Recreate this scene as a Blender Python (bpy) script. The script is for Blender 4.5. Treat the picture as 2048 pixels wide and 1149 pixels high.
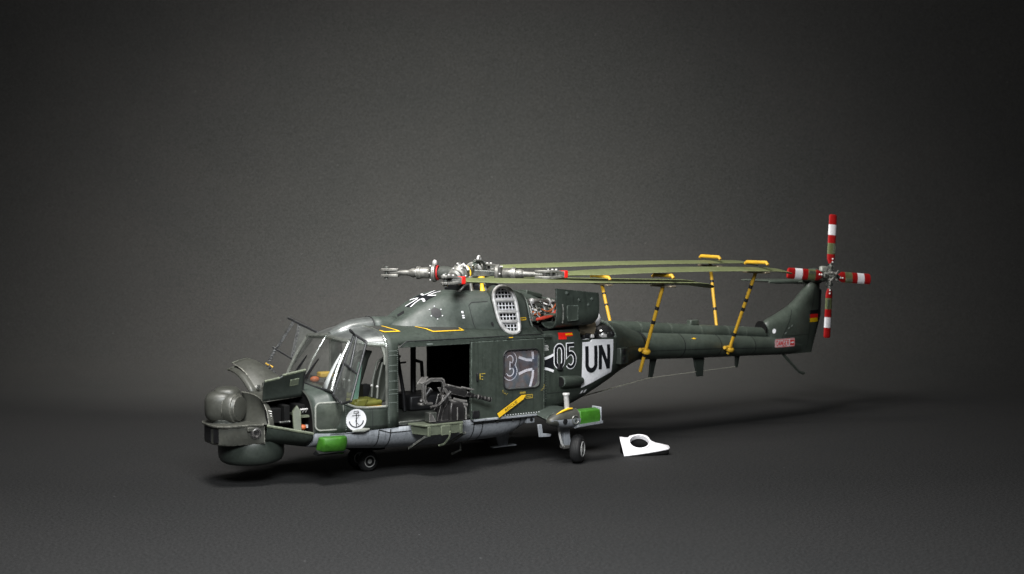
import bpy, bmesh, math, random
from mathutils import Vector, Matrix
from mathutils.bvhtree import BVHTree

# ------------------------------------------------------------------ clear
for o in list(bpy.data.objects):
    bpy.data.objects.remove(o, do_unlink=True)
scene = bpy.context.scene
COL = scene.collection
S = 1.0 / 32.0            # 1:32 kit: all numbers below are full-size metres, multiplied by S
R = math.radians
rnd = random.Random(7)

# ------------------------------------------------------------------ camera
CAM = Vector((-7.395, -14.873, 3.186))
YAW, PITCH = R(33.997), R(1.7977)
cd = bpy.data.cameras.new('camera')
cam = bpy.data.objects.new('camera', cd)
COL.objects.link(cam)
cam.location = CAM * S
cam.rotation_euler = (R(90) - PITCH, 0, -YAW)
cd.sensor_width = 36.0
cd.lens = 2261.567 / 2048 * 36.0
cd.clip_start = 0.01
cd.clip_end = 50
cd.dof.use_dof = True
cd.dof.focus_distance = 17.2 * S
cd.dof.aperture_fstop = 20.0
scene.camera = cam

# ------------------------------------------------------------------ world and lamps (studio: one soft box overhead, a weak front fill, plus added fills for the backdrop)
w = bpy.data.worlds.new('World')
scene.world = w
w.use_nodes = True
bg = w.node_tree.nodes['Background']
bg.inputs[0].default_value = (0.62, 0.70, 0.78, 1)
bg.inputs[1].default_value = 0.007

def camframe0(r, d, z):
    c, s_ = math.cos(YAW), math.sin(YAW)
    return Vector((CAM.x + r * c + d * s_, CAM.y - r * s_ + d * c, z))

def area(name, loc, target, sx, sy, power, col=(1, 1, 1), spread=180):
    l = bpy.data.lights.new(name, 'AREA')
    l.shape = 'RECTANGLE'
    l.size, l.size_y = sx * S, sy * S
    l.energy = power
    l.color = col
    l.spread = R(spread)
    o = bpy.data.objects.new(name, l)
    COL.objects.link(o)
    o.location = Vector(loc) * S
    d = (Vector(target) - Vector(loc)).normalized()
    o.rotation_euler = d.to_track_quat('-Z', 'Y').to_euler()
    return o

area('softbox_lamp', (-3.8, -4.4, 12.0), (0.6, -1.2, 0.5), 3.2, 2.4, 2.15, (1.0, 0.985, 0.96))
area('added_backdrop_fill', camframe0(-0.8, 22.0, 10.6), camframe0(-0.8, 37.0, 6.0), 26.0, 2.0, 0.45, (0.97, 1.0, 0.90), 130)  # added light, only there to lift the upper backdrop
area('front_fill_lamp', camframe0(-0.6, 6.6, 6.8), camframe0(-0.2, 14.0, 0.3), 5.0, 2.5, 1.55, (0.95, 0.98, 1.0))

area('added_band_fill', camframe0(-2.0, 15.0, 11.0), camframe0(-2.4, 37.0, 3.2), 7.0, 1.6, 1.9, (1.0, 0.975, 0.93), 140)  # added light that brightens the sweep and the far floor
area('added_glow_fill', camframe0(-1.8, 20.0, 10.0), camframe0(-2.0, 36.0, -0.6), 10.0, 1.2, 2.7, (1.0, 0.975, 0.89), 92)  # added light for the bright pool behind the rotor

scene.view_settings.view_transform = 'Standard'
scene.view_settings.look = 'None'
scene.view_settings.exposure = 0
scene.view_settings.gamma = 1
scene.view_settings.use_curve_mapping = False
scene.render.engine = 'CYCLES'
scene.cycles.max_bounces = 8
scene.cycles.transparent_max_bounces = 16

# ------------------------------------------------------------------ materials
def nt(name):
    m = bpy.data.materials.new(name)
    m.use_nodes = True
    n = m.node_tree
    return m, n, n.nodes['Principled BSDF']

def N(n, t, **k):
    x = n.nodes.new(t)
    for a, b in k.items():
        setattr(x, a, b)
    return x

def noise(n, scale, detail=4, rough=0.55):
    tc = n.nodes.get('TC') or N(n, 'ShaderNodeTexCoord')
    tc.name = 'TC'
    x = N(n, 'ShaderNodeTexNoise')
    x.inputs['Scale'].default_value = scale
    x.inputs['Detail'].default_value = detail
    x.inputs['Roughness'].default_value = rough
    n.links.new(tc.outputs['Object'], x.inputs['Vector'])
    return x.outputs['Fac']

def ramp(n, src, stops):
    r = N(n, 'ShaderNodeValToRGB')
    e = r.color_ramp.elements
    while len(e) < len(stops):
        e.new(0.5)
    for el, (p, c) in zip(e, stops):
        el.position = p
        el.color = c if len(c) == 4 else (*c, 1)
    n.links.new(src, r.inputs[0])
    return r.outputs[0]

def mixc(n, fac, a, b, mode='MIX'):
    m = N(n, 'ShaderNodeMix', data_type='RGBA', blend_type=mode)
    for i, v in ((0, fac), (6, a), (7, b)):
        if hasattr(v, 'is_output'):
            n.links.new(v, m.inputs[i])
        elif i == 0:
            m.inputs[0].default_value = v
        else:
            m.inputs[i].default_value = (*v, 1) if len(v) == 3 else v
    return m.outputs[2]

def paint(name, col, rough=0.42, metal=0.0, var=0.25, wear=None, wear_amt=0.6, bump=0.12, nscale=60, spec=0.5, streak=0.0):
    """worn model paint: mottled colour, uneven gloss, rubbed edges"""
    m, n, b = nt(name)
    lo = tuple(c * (1 - var) for c in col)
    hi = tuple(min(1, c * (1 + var)) for c in col)
    c = ramp(n, noise(n, nscale, 6, .6), [(0.3, lo), (0.7, hi)])
    fine = noise(n, nscale * 14, 3, .6)
    c = mixc(n, 0.30, c, ramp(n, fine, [(.3, tuple(x * .6 for x in col)), (.72, tuple(min(1, x * 1.5) for x in col))]))
    if wear:
        sp_ = ramp(n, noise(n, 420, 5, .75), [(.60, (0, 0, 0)), (.74, (.55, .55, .55))])
        c = mixc(n, sp_, c, tuple(min(1, x * 1.9 + .01) for x in col))
        gr_ = ramp(n, noise(n, 190, 6, .75), [(.60, (0, 0, 0)), (.78, (.6, .6, .6))])
        c = mixc(n, gr_, c, tuple(x * .42 for x in col))
    if streak:
        tc = n.nodes['TC']
        mp = N(n, 'ShaderNodeMapping')
        mp.inputs['Scale'].default_value = (900, 900, 60)
        n.links.new(tc.outputs['Object'], mp.inputs[0])
        s = N(n, 'ShaderNodeTexNoise')
        s.inputs['Scale'].default_value = 1.0
        s.inputs['Detail'].default_value = 3
        n.links.new(mp.outputs[0], s.inputs['Vector'])
        f = ramp(n, s.outputs['Fac'], [(.52, (0, 0, 0)), (.75, (1, 1, 1))])
        mm = N(n, 'ShaderNodeMath', operation='MULTIPLY')
        n.links.new(f, mm.inputs[0])
        mm.inputs[1].default_value = streak
        c = mixc(n, mm.outputs[0], c, tuple(x * .35 for x in col))
    if wear:
        g = N(n, 'ShaderNodeNewGeometry')
        bv = N(n, 'ShaderNodeBevel', samples=4)
        bv.inputs['Radius'].default_value = 0.0007
        d = N(n, 'ShaderNodeVectorMath', operation='DOT_PRODUCT')
        n.links.new(g.outputs['Normal'], d.inputs[0])
        n.links.new(bv.outputs[0], d.inputs[1])
        e = ramp(n, d.outputs['Value'], [(0.80, (1, 1, 1)), (0.985, (0, 0, 0))])
        mu = N(n, 'ShaderNodeMath', operation='MULTIPLY')
        n.links.new(e, mu.inputs[0])
        n.links.new(ramp(n, noise(n, 700, 3), [(.35, (0, 0, 0)), (.6, (wear_amt,) * 3)]), mu.inputs[1])
        c = mixc(n, mu.outputs[0], c, wear)
    n.links.new(c, b.inputs['Base Color'])
    b.inputs['Metallic'].default_value = metal
    b.inputs['Specular IOR Level'].default_value = spec
    rr = ramp(n, noise(n, nscale * 4, 4), [(0.3, (max(.05, rough - .10),) * 3), (0.7, (min(1, rough + .12),) * 3)])
    n.links.new(rr, b.inputs['Roughness'])
    if bump:
        bp = N(n, 'ShaderNodeBump')
        bp.inputs['Strength'].default_value = bump
        bp.inputs['Distance'].default_value = 0.00015
        n.links.new(fine, bp.inputs['Height'])
        n.links.new(bp.outputs[0], b.inputs['Normal'])
    return m

def glass(name, tint=(0.9, 0.95, 0.92), refl=0.10, rough=0.03, body=0.06, bcol=(.5, .52, .5)):
    """thin clear styrene: sees through, mirrors at grazing angles, slightly hazy"""
    m, n, b = nt(name)
    n.nodes.remove(b)
    out = n.nodes['Material Output']
    t = N(n, 'ShaderNodeBsdfTransparent')
    t.inputs[0].default_value = (*tint, 1)
    g = N(n, 'ShaderNodeBsdfGlossy')
    g.inputs['Roughness'].default_value = rough
    d = N(n, 'ShaderNodeBsdfDiffuse')
    d.inputs[0].default_value = (*bcol, 1)
    lw = N(n, 'ShaderNodeLayerWeight')
    lw.inputs[0].default_value = .5
    pw = N(n, 'ShaderNodeMath', operation='POWER')
    n.links.new(lw.outputs['Facing'], pw.inputs[0])
    pw.inputs[1].default_value = 4.0
    ad = N(n, 'ShaderNodeMath', operation='MULTIPLY_ADD')
    n.links.new(pw.outputs[0], ad.inputs[0])
    ad.inputs[1].default_value = .75
    ad.inputs[2].default_value = refl
    hz = N(n, 'ShaderNodeMath', operation='MULTIPLY')
    n.links.new(ramp(n, noise(n, 160, 6, .7), [(.35, (.5,) * 3), (.75, (1.5,) * 3)]), hz.inputs[0])
    hz.inputs[1].default_value = body
    m1 = N(n, 'ShaderNodeMixShader')
    n.links.new(hz.outputs[0], m1.inputs[0])
    n.links.new(t.outputs[0], m1.inputs[1])
    n.links.new(d.outputs[0], m1.inputs[2])
    m2 = N(n, 'ShaderNodeMixShader')
    n.links.new(ad.outputs[0], m2.inputs[0])
    n.links.new(m1.outputs[0], m2.inputs[1])
    n.links.new(g.outputs[0], m2.inputs[2])
    n.links.new(m2.outputs[0], out.inputs[0])
    return m

M = {}
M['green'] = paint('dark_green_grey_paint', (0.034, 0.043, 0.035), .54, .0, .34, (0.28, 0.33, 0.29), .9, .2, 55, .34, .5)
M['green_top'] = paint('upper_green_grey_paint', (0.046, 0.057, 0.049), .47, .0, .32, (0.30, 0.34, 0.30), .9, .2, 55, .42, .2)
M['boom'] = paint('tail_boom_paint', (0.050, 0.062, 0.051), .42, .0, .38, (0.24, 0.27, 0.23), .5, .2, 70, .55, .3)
M['nose'] = paint('dry_brushed_nose_paint', (0.052, 0.053, 0.045), .42, .10, .22, (0.38, 0.37, 0.32), .8, .2, 70, .42)
M['hull'] = paint('light_grey_hull_paint', (0.255, 0.27, 0.29), .58, .0, .24, (0.5, 0.52, 0.54), .5, .15, 70, .35, .55)
M['black'] = paint('black_paint', (0.008, 0.008, 0.009), .5, .0, .3, None, 0, .1, 80)
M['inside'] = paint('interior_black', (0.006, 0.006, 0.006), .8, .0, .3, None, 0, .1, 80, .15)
M['frame'] = paint('door_frame_black', (0.011, 0.011, 0.012), .42, .05, .3, (0.16, 0.17, 0.17), .5, .1, 120)
M['metal'] = paint('rotor_head_metal', (0.145, 0.142, 0.13), .38, .4, .8, (0.62, 0.61, 0.57), .8, .25, 260)
M['dmetal'] = paint('dark_oily_metal', (0.06, 0.065, 0.058), .35, .4, .5, (0.5, 0.5, 0.46), .9, .25, 260)
M['gunpale'] = paint('worn_gun_steel', (0.13, 0.125, 0.12), .38, .5, .6, (0.6, 0.58, 0.55), .9, .25, 260)
M['gun'] = paint('gun_metal', (0.022, 0.021, 0.021), .38, .45, .5, (0.42, 0.40, 0.38), 1.0, .25, 300)
M['silver'] = paint('dry_brushed_silver', (0.50, 0.49, 0.48), .42, .25, .6, (0.85, 0.84, 0.82), .9, .3, 300)
M['blade'] = paint('olive_rotor_blade', (0.118, 0.135, 0.062), .5, .0, .2, (0.30, 0.33, 0.2), .6, .15, 60, .4)
M['yellow'] = paint('yellow_pole_paint', (0.52, 0.30, 0.018), .55, .0, .22, (0.3, 0.18, .05), .4, .1, 200)
M['yellow_decal'] = paint('yellow_decal', (0.80, 0.47, 0.02), .5, .0, .06, None, 0, 0)
M['stencil'] = paint('faded_yellow_stencil', (0.42, 0.30, 0.03), .6, .0, .2, None, 0, 0)
M['dark_decal'] = paint('black_decal', (0.008, 0.009, 0.011), .75, .0, .1, None, 0, 0, 60, .12)
M['grey_walk'] = paint('dark_walkway_decal', (0.030, 0.031, 0.027), .7, .0, .2, None, 0, .2)
M['white_decal'] = paint('white_decal', (0.82, 0.82, 0.85), .5, .0, .05, None, 0, 0)
M['white'] = paint('white_styrene', (0.84, 0.82, 0.85), .45, .0, .03, None, 0, .1)
M['red'] = paint('red_paint', (0.33, 0.008, 0.008), .45, .0, .15, None, 0, .1)
M['red_decal'] = paint('red_decal', (0.72, 0.012, 0.008), .5, .0, .08, None, 0, 0)
M['hose'] = paint('red_hose', (0.55, 0.06, 0.035), .45, .0, .2, None, 0, .1)
M['gold'] = paint('gold_decal', (0.85, 0.50, 0.0), .5, .0, .05, None, 0, 0)
M['float'] = paint('bright_green_float', (0.034, 0.140, 0.010), .5, .0, .45, (.2, .5, .05), .3, .35, 90)
M['lgreen'] = paint('pale_green_primer', (0.082, 0.094, 0.066), .5, .0, .3, (0.4, 0.45, 0.3), .6, .2, 160)
M['mint'] = paint('mint_green_primer', (0.13, 0.24, 0.19), .55, .0, .15, None, 0, .1)
M['tyre'] = paint('tyre_rubber', (0.009, 0.009, 0.0095), .68, .0, .35, (.05, .05, .05), .4, .3, 220)
M['rim'] = paint('pale_wheel_rim', (0.55, 0.55, 0.53), .45, .0, .12, None, 0, .1)
M['cushion'] = paint('olive_yellow_cushion', (0.115, 0.115, 0.018), .6, .0, .5, None, 0, .3, 160)
M['ochre'] = paint('ochre_cushion_edge', (0.45, 0.27, 0.03), .6, .0, .2, None, 0, .2)
M['seat'] = paint('dark_seat_fabric', (0.030, 0.034, 0.028), .7, .0, .3, None, 0, .3, 200)
M['strap'] = paint('grey_seat_strap', (0.085, 0.09, 0.078), .6, .0, .2, None, 0, .2)
M['frosted'] = paint('pale_frosted_plastic', (0.26, 0.27, 0.24), .35, .0, .12, (0.5, .5, .46), .5, .1, 90)
M['tan'] = paint('tan_exhaust_metal', (0.24, 0.20, 0.14), .4, .5, .3, (.5, .45, .35), .6, .2, 200)
M['orange'] = paint('orange_component', (0.42, 0.10, 0.03), .5, .0, .25, None, 0, .2)
M['radome'] = paint('radome_dark_green', (0.026, 0.032, 0.027), .38, .0, .25, None, 0, .12, 60, .45)
M['wire'] = paint('cream_wire', (0.5, 0.49, 0.40), .5, .0, .1, None, 0, 0)
M['line'] = paint('panel_line_wash', (0.008, 0.009, 0.009), .6, .0, .1, None, 0, 0)
M['rivet'] = paint('rivet_pale', (0.20, 0.23, 0.21), .4, .2, .2, None, 0, 0)
M['hullrivet'] = paint('rivet_white', (0.5, 0.52, 0.52), .4, .2, .2, None, 0, 0)
M['glass'] = glass('clear_canopy_glass', (0.86, 0.89, 0.87), .09, .04, .075, (.5, .5, .47))
M['roofglass'] = glass('hazy_roof_glass', (0.68, 0.72, 0.70), .14, .30, .36, (.26, .28, .27))
M['doorglass'] = glass('door_glass', (0.82, 0.84, 0.84), .08, .10, .26, (.19, .20, .185))
M['clearframe'] = glass('clear_plastic_frame', (0.70, 0.73, 0.70), .12, .12, .34, (.30, .31, .28))
M['nosewin'] = glass('smoky_nose_window', (0.45, 0.50, 0.46), .16, .15, .42, (.15, .17, .14))
M['domeglass'] = glass('smoky_dome', (0.35, 0.36, 0.35), .16, .08, .4, (.08, .08, .08))

def painted_sheen_glass():
    m = glass('cabin_window_sheen', (0.95, 0.95, 0.98), .07, .10, .15, (.36, .36, .42))
    n = m.node_tree
    d = [x for x in n.nodes if x.type == 'BSDF_DIFFUSE'][0]
    c = ramp(n, noise(n, 130, 2), [(.30, (.28, .38, .58)), (.45, (.52, .52, .62)), (.55, (.62, .46, .46)), (.68, (.60, .60, .68))])  # colour patches painted in place of reflections on the window
    n.links.new(c, d.inputs[0])
    return m
M['cabinwin'] = painted_sheen_glass()

# ------------------------------------------------------------------ mesh helpers (numbers in full-size metres)
def V(*a):
    return Vector(a if len(a) == 3 else a[0])

class MB:
    def __init__(s):
        s.v, s.f = [], []
    def add(s, vs, fs):
        o = len(s.v)
        s.v += [Vector(x) for x in vs]
        s.f += [tuple(i + o for i in f) for f in fs]
        return s
    def box(s, a, b, rot=None, piv=None):
        (x0, y0, z0), (x1, y1, z1) = a, b
        vs = [V(x, y, z) for x in (x0, x1) for y in (y0, y1) for z in (z0, z1)]
        if rot is not None:
            c = V(piv) if piv else V((x0 + x1) / 2, (y0 + y1) / 2, (z0 + z1) / 2)
            vs = [rot @ (p - c) + c for p in vs]
        return s.add(vs, [(0, 1, 3, 2), (4, 6, 7, 5), (0, 4, 5, 1), (2, 3, 7, 6), (0, 2, 6, 4), (1, 5, 7, 3)])
    def ring(s, c, ax, r, n, ph=0):
        ax = V(ax).normalized()
        u = ax.orthogonal().normalized()
        w_ = ax.cross(u)
        return [V(c) + (u * math.cos(2 * math.pi * i / n + ph) + w_ * math.sin(2 * math.pi * i / n + ph)) * r for i in range(n)]
    def loft(s, rings, closed=True, cap0=True, cap1=True):
        n = len(rings[0])
        vs = [p for r in rings for p in r]
        fs = []
        for i in range(len(rings) - 1):
            for j in range(n if closed else n - 1):
                k = (j + 1) % n
                fs.append((i * n + j, i * n + k, (i + 1) * n + k, (i + 1) * n + j))
        if closed and cap0:
            fs.append(tuple(range(n - 1, -1, -1)))
        if closed and cap1:
            fs.append(tuple((len(rings) - 1) * n + j for j in range(n)))
        return s.add(vs, fs)
    def lathe(s, o, ax, prof, n=24):
        ax = V(ax).normalized()
        return s.loft([s.ring(V(o) + ax * t, ax, max(r, 1e-4), n) for t, r in prof])
    def cyl(s, a, b, r0, r1=None, n=16):
        a, b = V(a), V(b)
        return s.lathe(a, b - a, [(0, r0), ((b - a).length, r0 if r1 is None else r1)], n)
    def tube(s, pts, r, n=8):
        pts = [V(p) for p in pts]
        rs = r if isinstance(r, (list, tuple)) else [r] * len(pts)
        rings = []
        u = None
        for i, p in enumerate(pts):
            t = (pts[min(i + 1, len(pts) - 1)] - pts[max(i - 1, 0)]).normalized()
            if u is None:
                u = t.orthogonal().normalized()
            u = (u - t * u.dot(t)).normalized()
            w_ = t.cross(u)
            rings.append([p + (u * math.cos(2 * math.pi * k / n) + w_ * math.sin(2 * math.pi * k / n)) * rs[i] for k in range(n)])
        return s.loft(rings)
    def torus(s, c, ax, r, r2, n=28, m=8, sx=1):
        ax = V(ax).normalized()
        cc = s.ring(c, ax, r, n)
        c = V(c)
        vs, fs = [], []
        for p in cc:
            d = (p - c).normalized()
            for k in range(m):
                a = 2 * math.pi * k / m
                vs.append(p + d * r2 * math.cos(a) + ax * r2 * sx * math.sin(a))
        for i in range(n):
            for k in range(m):
                i2, k2 = (i + 1) % n, (k + 1) % m
                fs.append((i * m + k, i2 * m + k, i2 * m + k2, i * m + k2))
        return s.add(vs, fs)
    def ball(s, c, r, n=20, m=12):
        r = (r, r, r) if not isinstance(r, (tuple, list)) else r
        rings = []
        for i in range(m + 1):
            a = math.pi * i / m
            rr = max(math.sin(a), 1e-3)
            rings.append([V(c[0] + r[0] * rr * math.cos(2 * math.pi * k / n), c[1] + r[1] * rr * math.sin(2 * math.pi * k / n), c[2] - r[2] * math.cos(a)) for k in range(n)])
        return s.loft(rings)
    def prism(s, poly, d):
        d = V(d)
        n = len(poly)
        a = [V(p) for p in poly]
        return s.loft([a, [p + d for p in a]])
    def sheet(s, rows):
        n = len(rows[0])
        return s.add([p for r in rows for p in r], [(i * n + j, i * n + j + 1, (i + 1) * n + j + 1, (i + 1) * n + j) for i in range(len(rows) - 1) for j in range(n - 1)])
    def mirror(s):
        o = MB()
        o.v = [V(p.x, -p.y, p.z) for p in s.v]
        o.f = [tuple(reversed(f)) for f in s.f]
        return o
    def build(s, name, mat, parent=None, smooth=35, bevel=0, solid=0, recalc=True, offset=-1, segs=2):
        me = bpy.data.meshes.new(name)
        me.from_pydata([p * S for p in s.v], [], s.f)
        if recalc:
            b = bmesh.new()
            b.from_mesh(me)
            bmesh.ops.recalc_face_normals(b, faces=b.faces)
            b.to_mesh(me)
            b.free()
        me.materials.append(M[mat] if isinstance(mat, str) else mat)
        if smooth:
            me.polygons.foreach_set('use_smooth', [True] * len(me.polygons))
            me.set_sharp_from_angle(angle=R(smooth))
        me.update()
        o = bpy.data.objects.new(name, me)
        COL.objects.link(o)
        if parent is not None:
            o.parent = parent
        if solid:
            k = o.modifiers.new('thickness', 'SOLIDIFY')
            k.thickness = solid * S
            k.offset = offset
        if bevel:
            k = o.modifiers.new('bevel', 'BEVEL')
            k.width = bevel * S
            k.segments = segs
            k.limit_method = 'ANGLE'
            k.angle_limit = R(40)
        return o

def share(o, name=None, parent=None, matrix=None):
    c = o.copy()
    COL.objects.link(c)
    if parent is not None:
        c.parent = parent
    if matrix is not None:
        c.matrix_basis = matrix
    return c

def pchip(xs, ys):
    n = len(xs)
    h = [xs[i + 1] - xs[i] for i in range(n - 1)]
    dl = [(ys[i + 1] - ys[i]) / h[i] for i in range(n - 1)]
    d = [dl[0]] + [0 if dl[i - 1] * dl[i] <= 0 else 2 * dl[i - 1] * dl[i] / (dl[i - 1] + dl[i]) for i in range(1, n - 1)] + [dl[-1]]
    def f(x):
        x = min(max(x, xs[0]), xs[-1])
        i = max(k for k in range(n - 1) if xs[k] <= x + 1e-9)
        t = (x - xs[i]) / h[i]
        return ((2 * t**3 - 3 * t * t + 1) * ys[i] + (t**3 - 2 * t * t + t) * h[i] * d[i] + (-2 * t**3 + 3 * t * t) * ys[i + 1] + (t**3 - t * t) * h[i] * d[i + 1])
    return f

def table(rows):
    xs = [r[0] for r in rows]
    return [pchip(xs, [r[k] for r in rows]) for k in range(1, len(rows[0]))]

def frange(a, b, st, extra=()):
    n = max(1, round((b - a) / st))
    return sorted(set([round(a + (b - a) * i / n, 4) for i in range(n + 1)] + list(extra)))

def finer(r):
    out = []
    n = len(r)
    for i in range(n - 1):
        p_, a, b_, c_ = r[max(i - 1, 0)], r[i], r[i + 1], r[min(i + 2, n - 1)]
        for t in (0, .25, .5, .75):
            out.append(.5 * ((2 * a) + (b_ - p_) * t + (2 * p_ - 5 * a + 4 * b_ - c_) * t * t + (3 * a - p_ - 3 * b_ + c_) * t**3))
    out.append(r[-1])
    return out

def empty(name, loc=(0, 0, 0)):
    o = bpy.data.objects.new(name, None)
    o.empty_display_size = 0.01
    COL.objects.link(o)
    o.location = Vector(loc) * S
    return o

# ------------------------------------------------------------------ paper backdrop: one sheet, flat under the model and swept up behind it
def camframe(r, d, z):
    c, s_ = math.cos(YAW), math.sin(YAW)
    return V(CAM.x + r * c + d * s_, CAM.y - r * s_ + d * c, z)

prof = [(-14, 0), (-4, 0), (6, 0), (14, 0), (20, 0), (26.0, 0)]
RAD = 11.5
for i in range(1, 49):
    a = R(90) * i / 48
    prof.append((26.0 + RAD * math.sin(a), RAD * (1 - math.cos(a))))
prof += [(37.5, 20), (37.5, 34)]
bd = MB().sheet([[camframe(r, d, z) for r in range(-40, 41, 8)] for d, z in prof])
m, n, b = nt('charcoal_paper')
c = ramp(n, noise(n, 900, 4, .8), [(.36, (.001, .001, .001)), (.64, (.031, .031, .0315))])
c = mixc(n, .42, c, ramp(n, noise(n, 14, 5, .65), [(.3, (.0115, .012, .012)), (.7, (.0165, .016, .0155))]))
vor = N(n, 'ShaderNodeTexVoronoi')
vor.inputs['Scale'].default_value = 55
n.links.new(n.nodes['TC'].outputs['Object'], vor.inputs['Vector'])
c = mixc(n, ramp(n, vor.outputs['Distance'], [(.012, (.55,) * 3), (.03, (0, 0, 0))]), c, (.11, .11, .11))
n.links.new(c, b.inputs['Base Color'])
b.inputs['Roughness'].default_value = .85
b.inputs['Specular IOR Level'].default_value = .25
bmp = N(n, 'ShaderNodeBump')
bmp.inputs['Strength'].default_value = .25
bmp.inputs['Distance'].default_value = .0004
n.links.new(noise(n, 1400, 3, .7), bmp.inputs['Height'])
n.links.new(bmp.outputs[0], b.inputs['Normal'])
o = bd.build('backdrop', m, None, smooth=60, recalc=False)
o['kind'] = 'structure'

# ================================================================== THE HELICOPTER
H = empty('helicopter_model', (0, 0, 0))
H['label'] = 'dark green grey scale model helicopter with folded olive rotor blades and white UN patch'
H['category'] = 'model helicopter'

# ---------------------------------------------------------------- lower hull, light grey
hz, hw = table([(-1.12, .50, .79), (-.8, .455, .85), (-.4, .42, .895), (0, .385, .915), (.6, .36, .92), (1.2, .35, .92), (1.85, .352, .92), (2.1, .40, .915), (2.3, .50, .905), (2.45, .66, .89)])
HF = [(0, 0), (.4, .0), (.62, .04), (.78, .13), (.89, .30), (.96, .52), (.99, .76), (1, 1)]
def hullring(x, zt=.728):
    zb, h = hz(x), hw(x)
    p = [V(x, -h * a, zb + (zt - zb) * b_) for a, b_ in HF]
    return [V(q.x, -q.y, q.z) for q in reversed(p[1:])] + p
hull = MB().sheet([hullring(x) for x in frange(-1.12, 2.45, .09)])
hull.build('lower_hull', 'hull', H, solid=.03)
SURF = [hull]

# ---------------------------------------------------------------- cabin shell (riveted post, wall behind the door, roof); both door openings left open
CF = [(1, .728), (1, .90), (1, 1.04), (1, 1.25), (1, 1.45), (1, 1.65), (.998, 1.80), (.985, 1.885), (.95, 1.955), (.87, 2.02), (.72, 2.065), (.5, 2.095), (.25, 2.112), (0, 2.116)]
def cabring(x):
    h = .92
    p = [V(x, -h * a, z) for a, z in CF]
    return p + [V(q.x, -q.y, q.z) for q in reversed(p[:-1])]
xs = frange(-.07, 2.6, .09, (.10, 1.30, 1.60))
rings = [cabring(x) for x in xs]
nr = len(rings[0])
shell, wall_in = MB(), MB()
vs = [p for r in rings for p in r]
fs = []
for i in range(len(xs) - 1):
    xm = (xs[i] + xs[i + 1]) / 2
    for j in range(nr - 1):
        jj = j if j < 13 else nr - 2 - j
        port = j < 13
        if jj < 7 and .10 < xm < (1.30 if port else 1.60):
            continue
        fs.append((i * nr + j, (i + 1) * nr + j, (i + 1) * nr + j + 1, i * nr + j + 1))
shell.add(vs, fs)
shell.build('cabin_shell', 'green', H, solid=.035, recalc=False)
SURF.append(shell)

# ---------------------------------------------------------------- aft fuselage tapering into the boom
A1 = [(0, 0), (.5, 0), (.74, .02), (.89, .07), (.965, .13), (1, .21), (1, .38), (1, .60), (.998, .80), (.985, .86), (.95, .915), (.80, .965), (.42, .995), (0, 1)]
A2 = [(math.sin(math.pi * k / 13), (1 - math.cos(math.pi * k / 13)) / 2) for k in range(14)]
azb, azr, ahw, arr = table([(2.45, .62, 2.10, .90, 0), (2.8, .645, 2.10, .905, .05), (3.35, .75, 2.10, .865, .16), (4.05, .98, 2.08, .745, .42), (4.6, 1.16, 2.0, .55, .78), (5.15, 1.33, 1.83, .345, 1)])
def aftring(x):
    zb, zr, h, r = azb(x), azr(x), ahw(x), arr(x)
    p = [V(x, -h * (a[0] * (1 - r) + b_[0] * r), zb + (zr - zb) * (a[1] * (1 - r) + b_[1] * r)) for a, b_ in zip(A1, A2)]
    return p + [V(q.x, -q.y, q.z) for q in reversed(p[1:-1])]
xs = frange(2.45, 5.15, .09, (3.36, 4.20))
rings = [aftring(x) for x in xs]
nr = len(rings[0])
aft = MB()
fs = []
for i in range(len(xs) - 1):
    xm = (xs[i] + xs[i + 1]) / 2
    for j in range(nr):
        if 3.36 < xm < 4.20 and 8 <= j <= 12:      # open engine bay above the white patch
            continue
        if 2.6 < xm < 3.36 and 10 <= j <= 12:
            continue
        k = (j + 1) % nr
        fs.append((i * nr + j, (i + 1) * nr + j, (i + 1) * nr + k, i * nr + k))
aft.add([p for r in rings for p in r], fs)
aft.build('aft_fuselage', 'green', H, solid=.03, recalc=False)
SURF.append(aft)

# ---------------------------------------------------------------- tail boom, drive shaft cover, fin
bzb, bzr, bhw = table([(5.15, 1.33, 1.83, .345), (6.5, 1.29, 1.745, .30), (8.0, 1.255, 1.64, .235), (8.8, 1.24, 1.58, .18), (9.25, 1.25, 1.54, .10)])
def boomring(x, n=28, grow=0):
    zb, zr, h = bzb(x), bzr(x), bhw(x)
    return [V(x, -h * math.sin(2 * math.pi * k / n) * (1 + grow), (zb + zr) / 2 - (zr - zb) / 2 * math.cos(2 * math.pi * k / n) * (1 + grow)) for k in range(n)]
boom = MB().loft([boomring(x) for x in frange(5.15, 9.25, .12)])
boom_o = boom.build('tail_boom', 'boom', H)
SURF.append(boom)
joint = MB().loft([boomring(5.13, 28, .012), boomring(5.19, 28, .012)])
joint.build('joint_ring', 'line', boom_o)
for xb in (6.05, 6.95, 7.85):
    MB().loft([boomring(xb, 28, .004), boomring(xb + .018, 28, .004)]).build('seam_ring', 'line', boom_o)
def spinering(x, n=20):
    t = (x - 4.3) / (8.25 - 4.3)
    cz = 1.905 * (1 - t) + 1.655 * t
    ry, rz = .155 * (1 - t) + .115 * t, .145 * (1 - t) + .115 * t
    if x < 4.6:
        k = max(.25, (x - 4.2) / .4)
        rz *= k
    return [V(x, ry * math.sin(2 * math.pi * k / n), cz + rz * math.cos(2 * math.pi * k / n)) for k in range(n)]
spine = MB().loft([spinering(x) for x in frange(4.28, 8.27, .15)])
spine_o = spine.build('drive_shaft_cover', 'boom', H)
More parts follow.
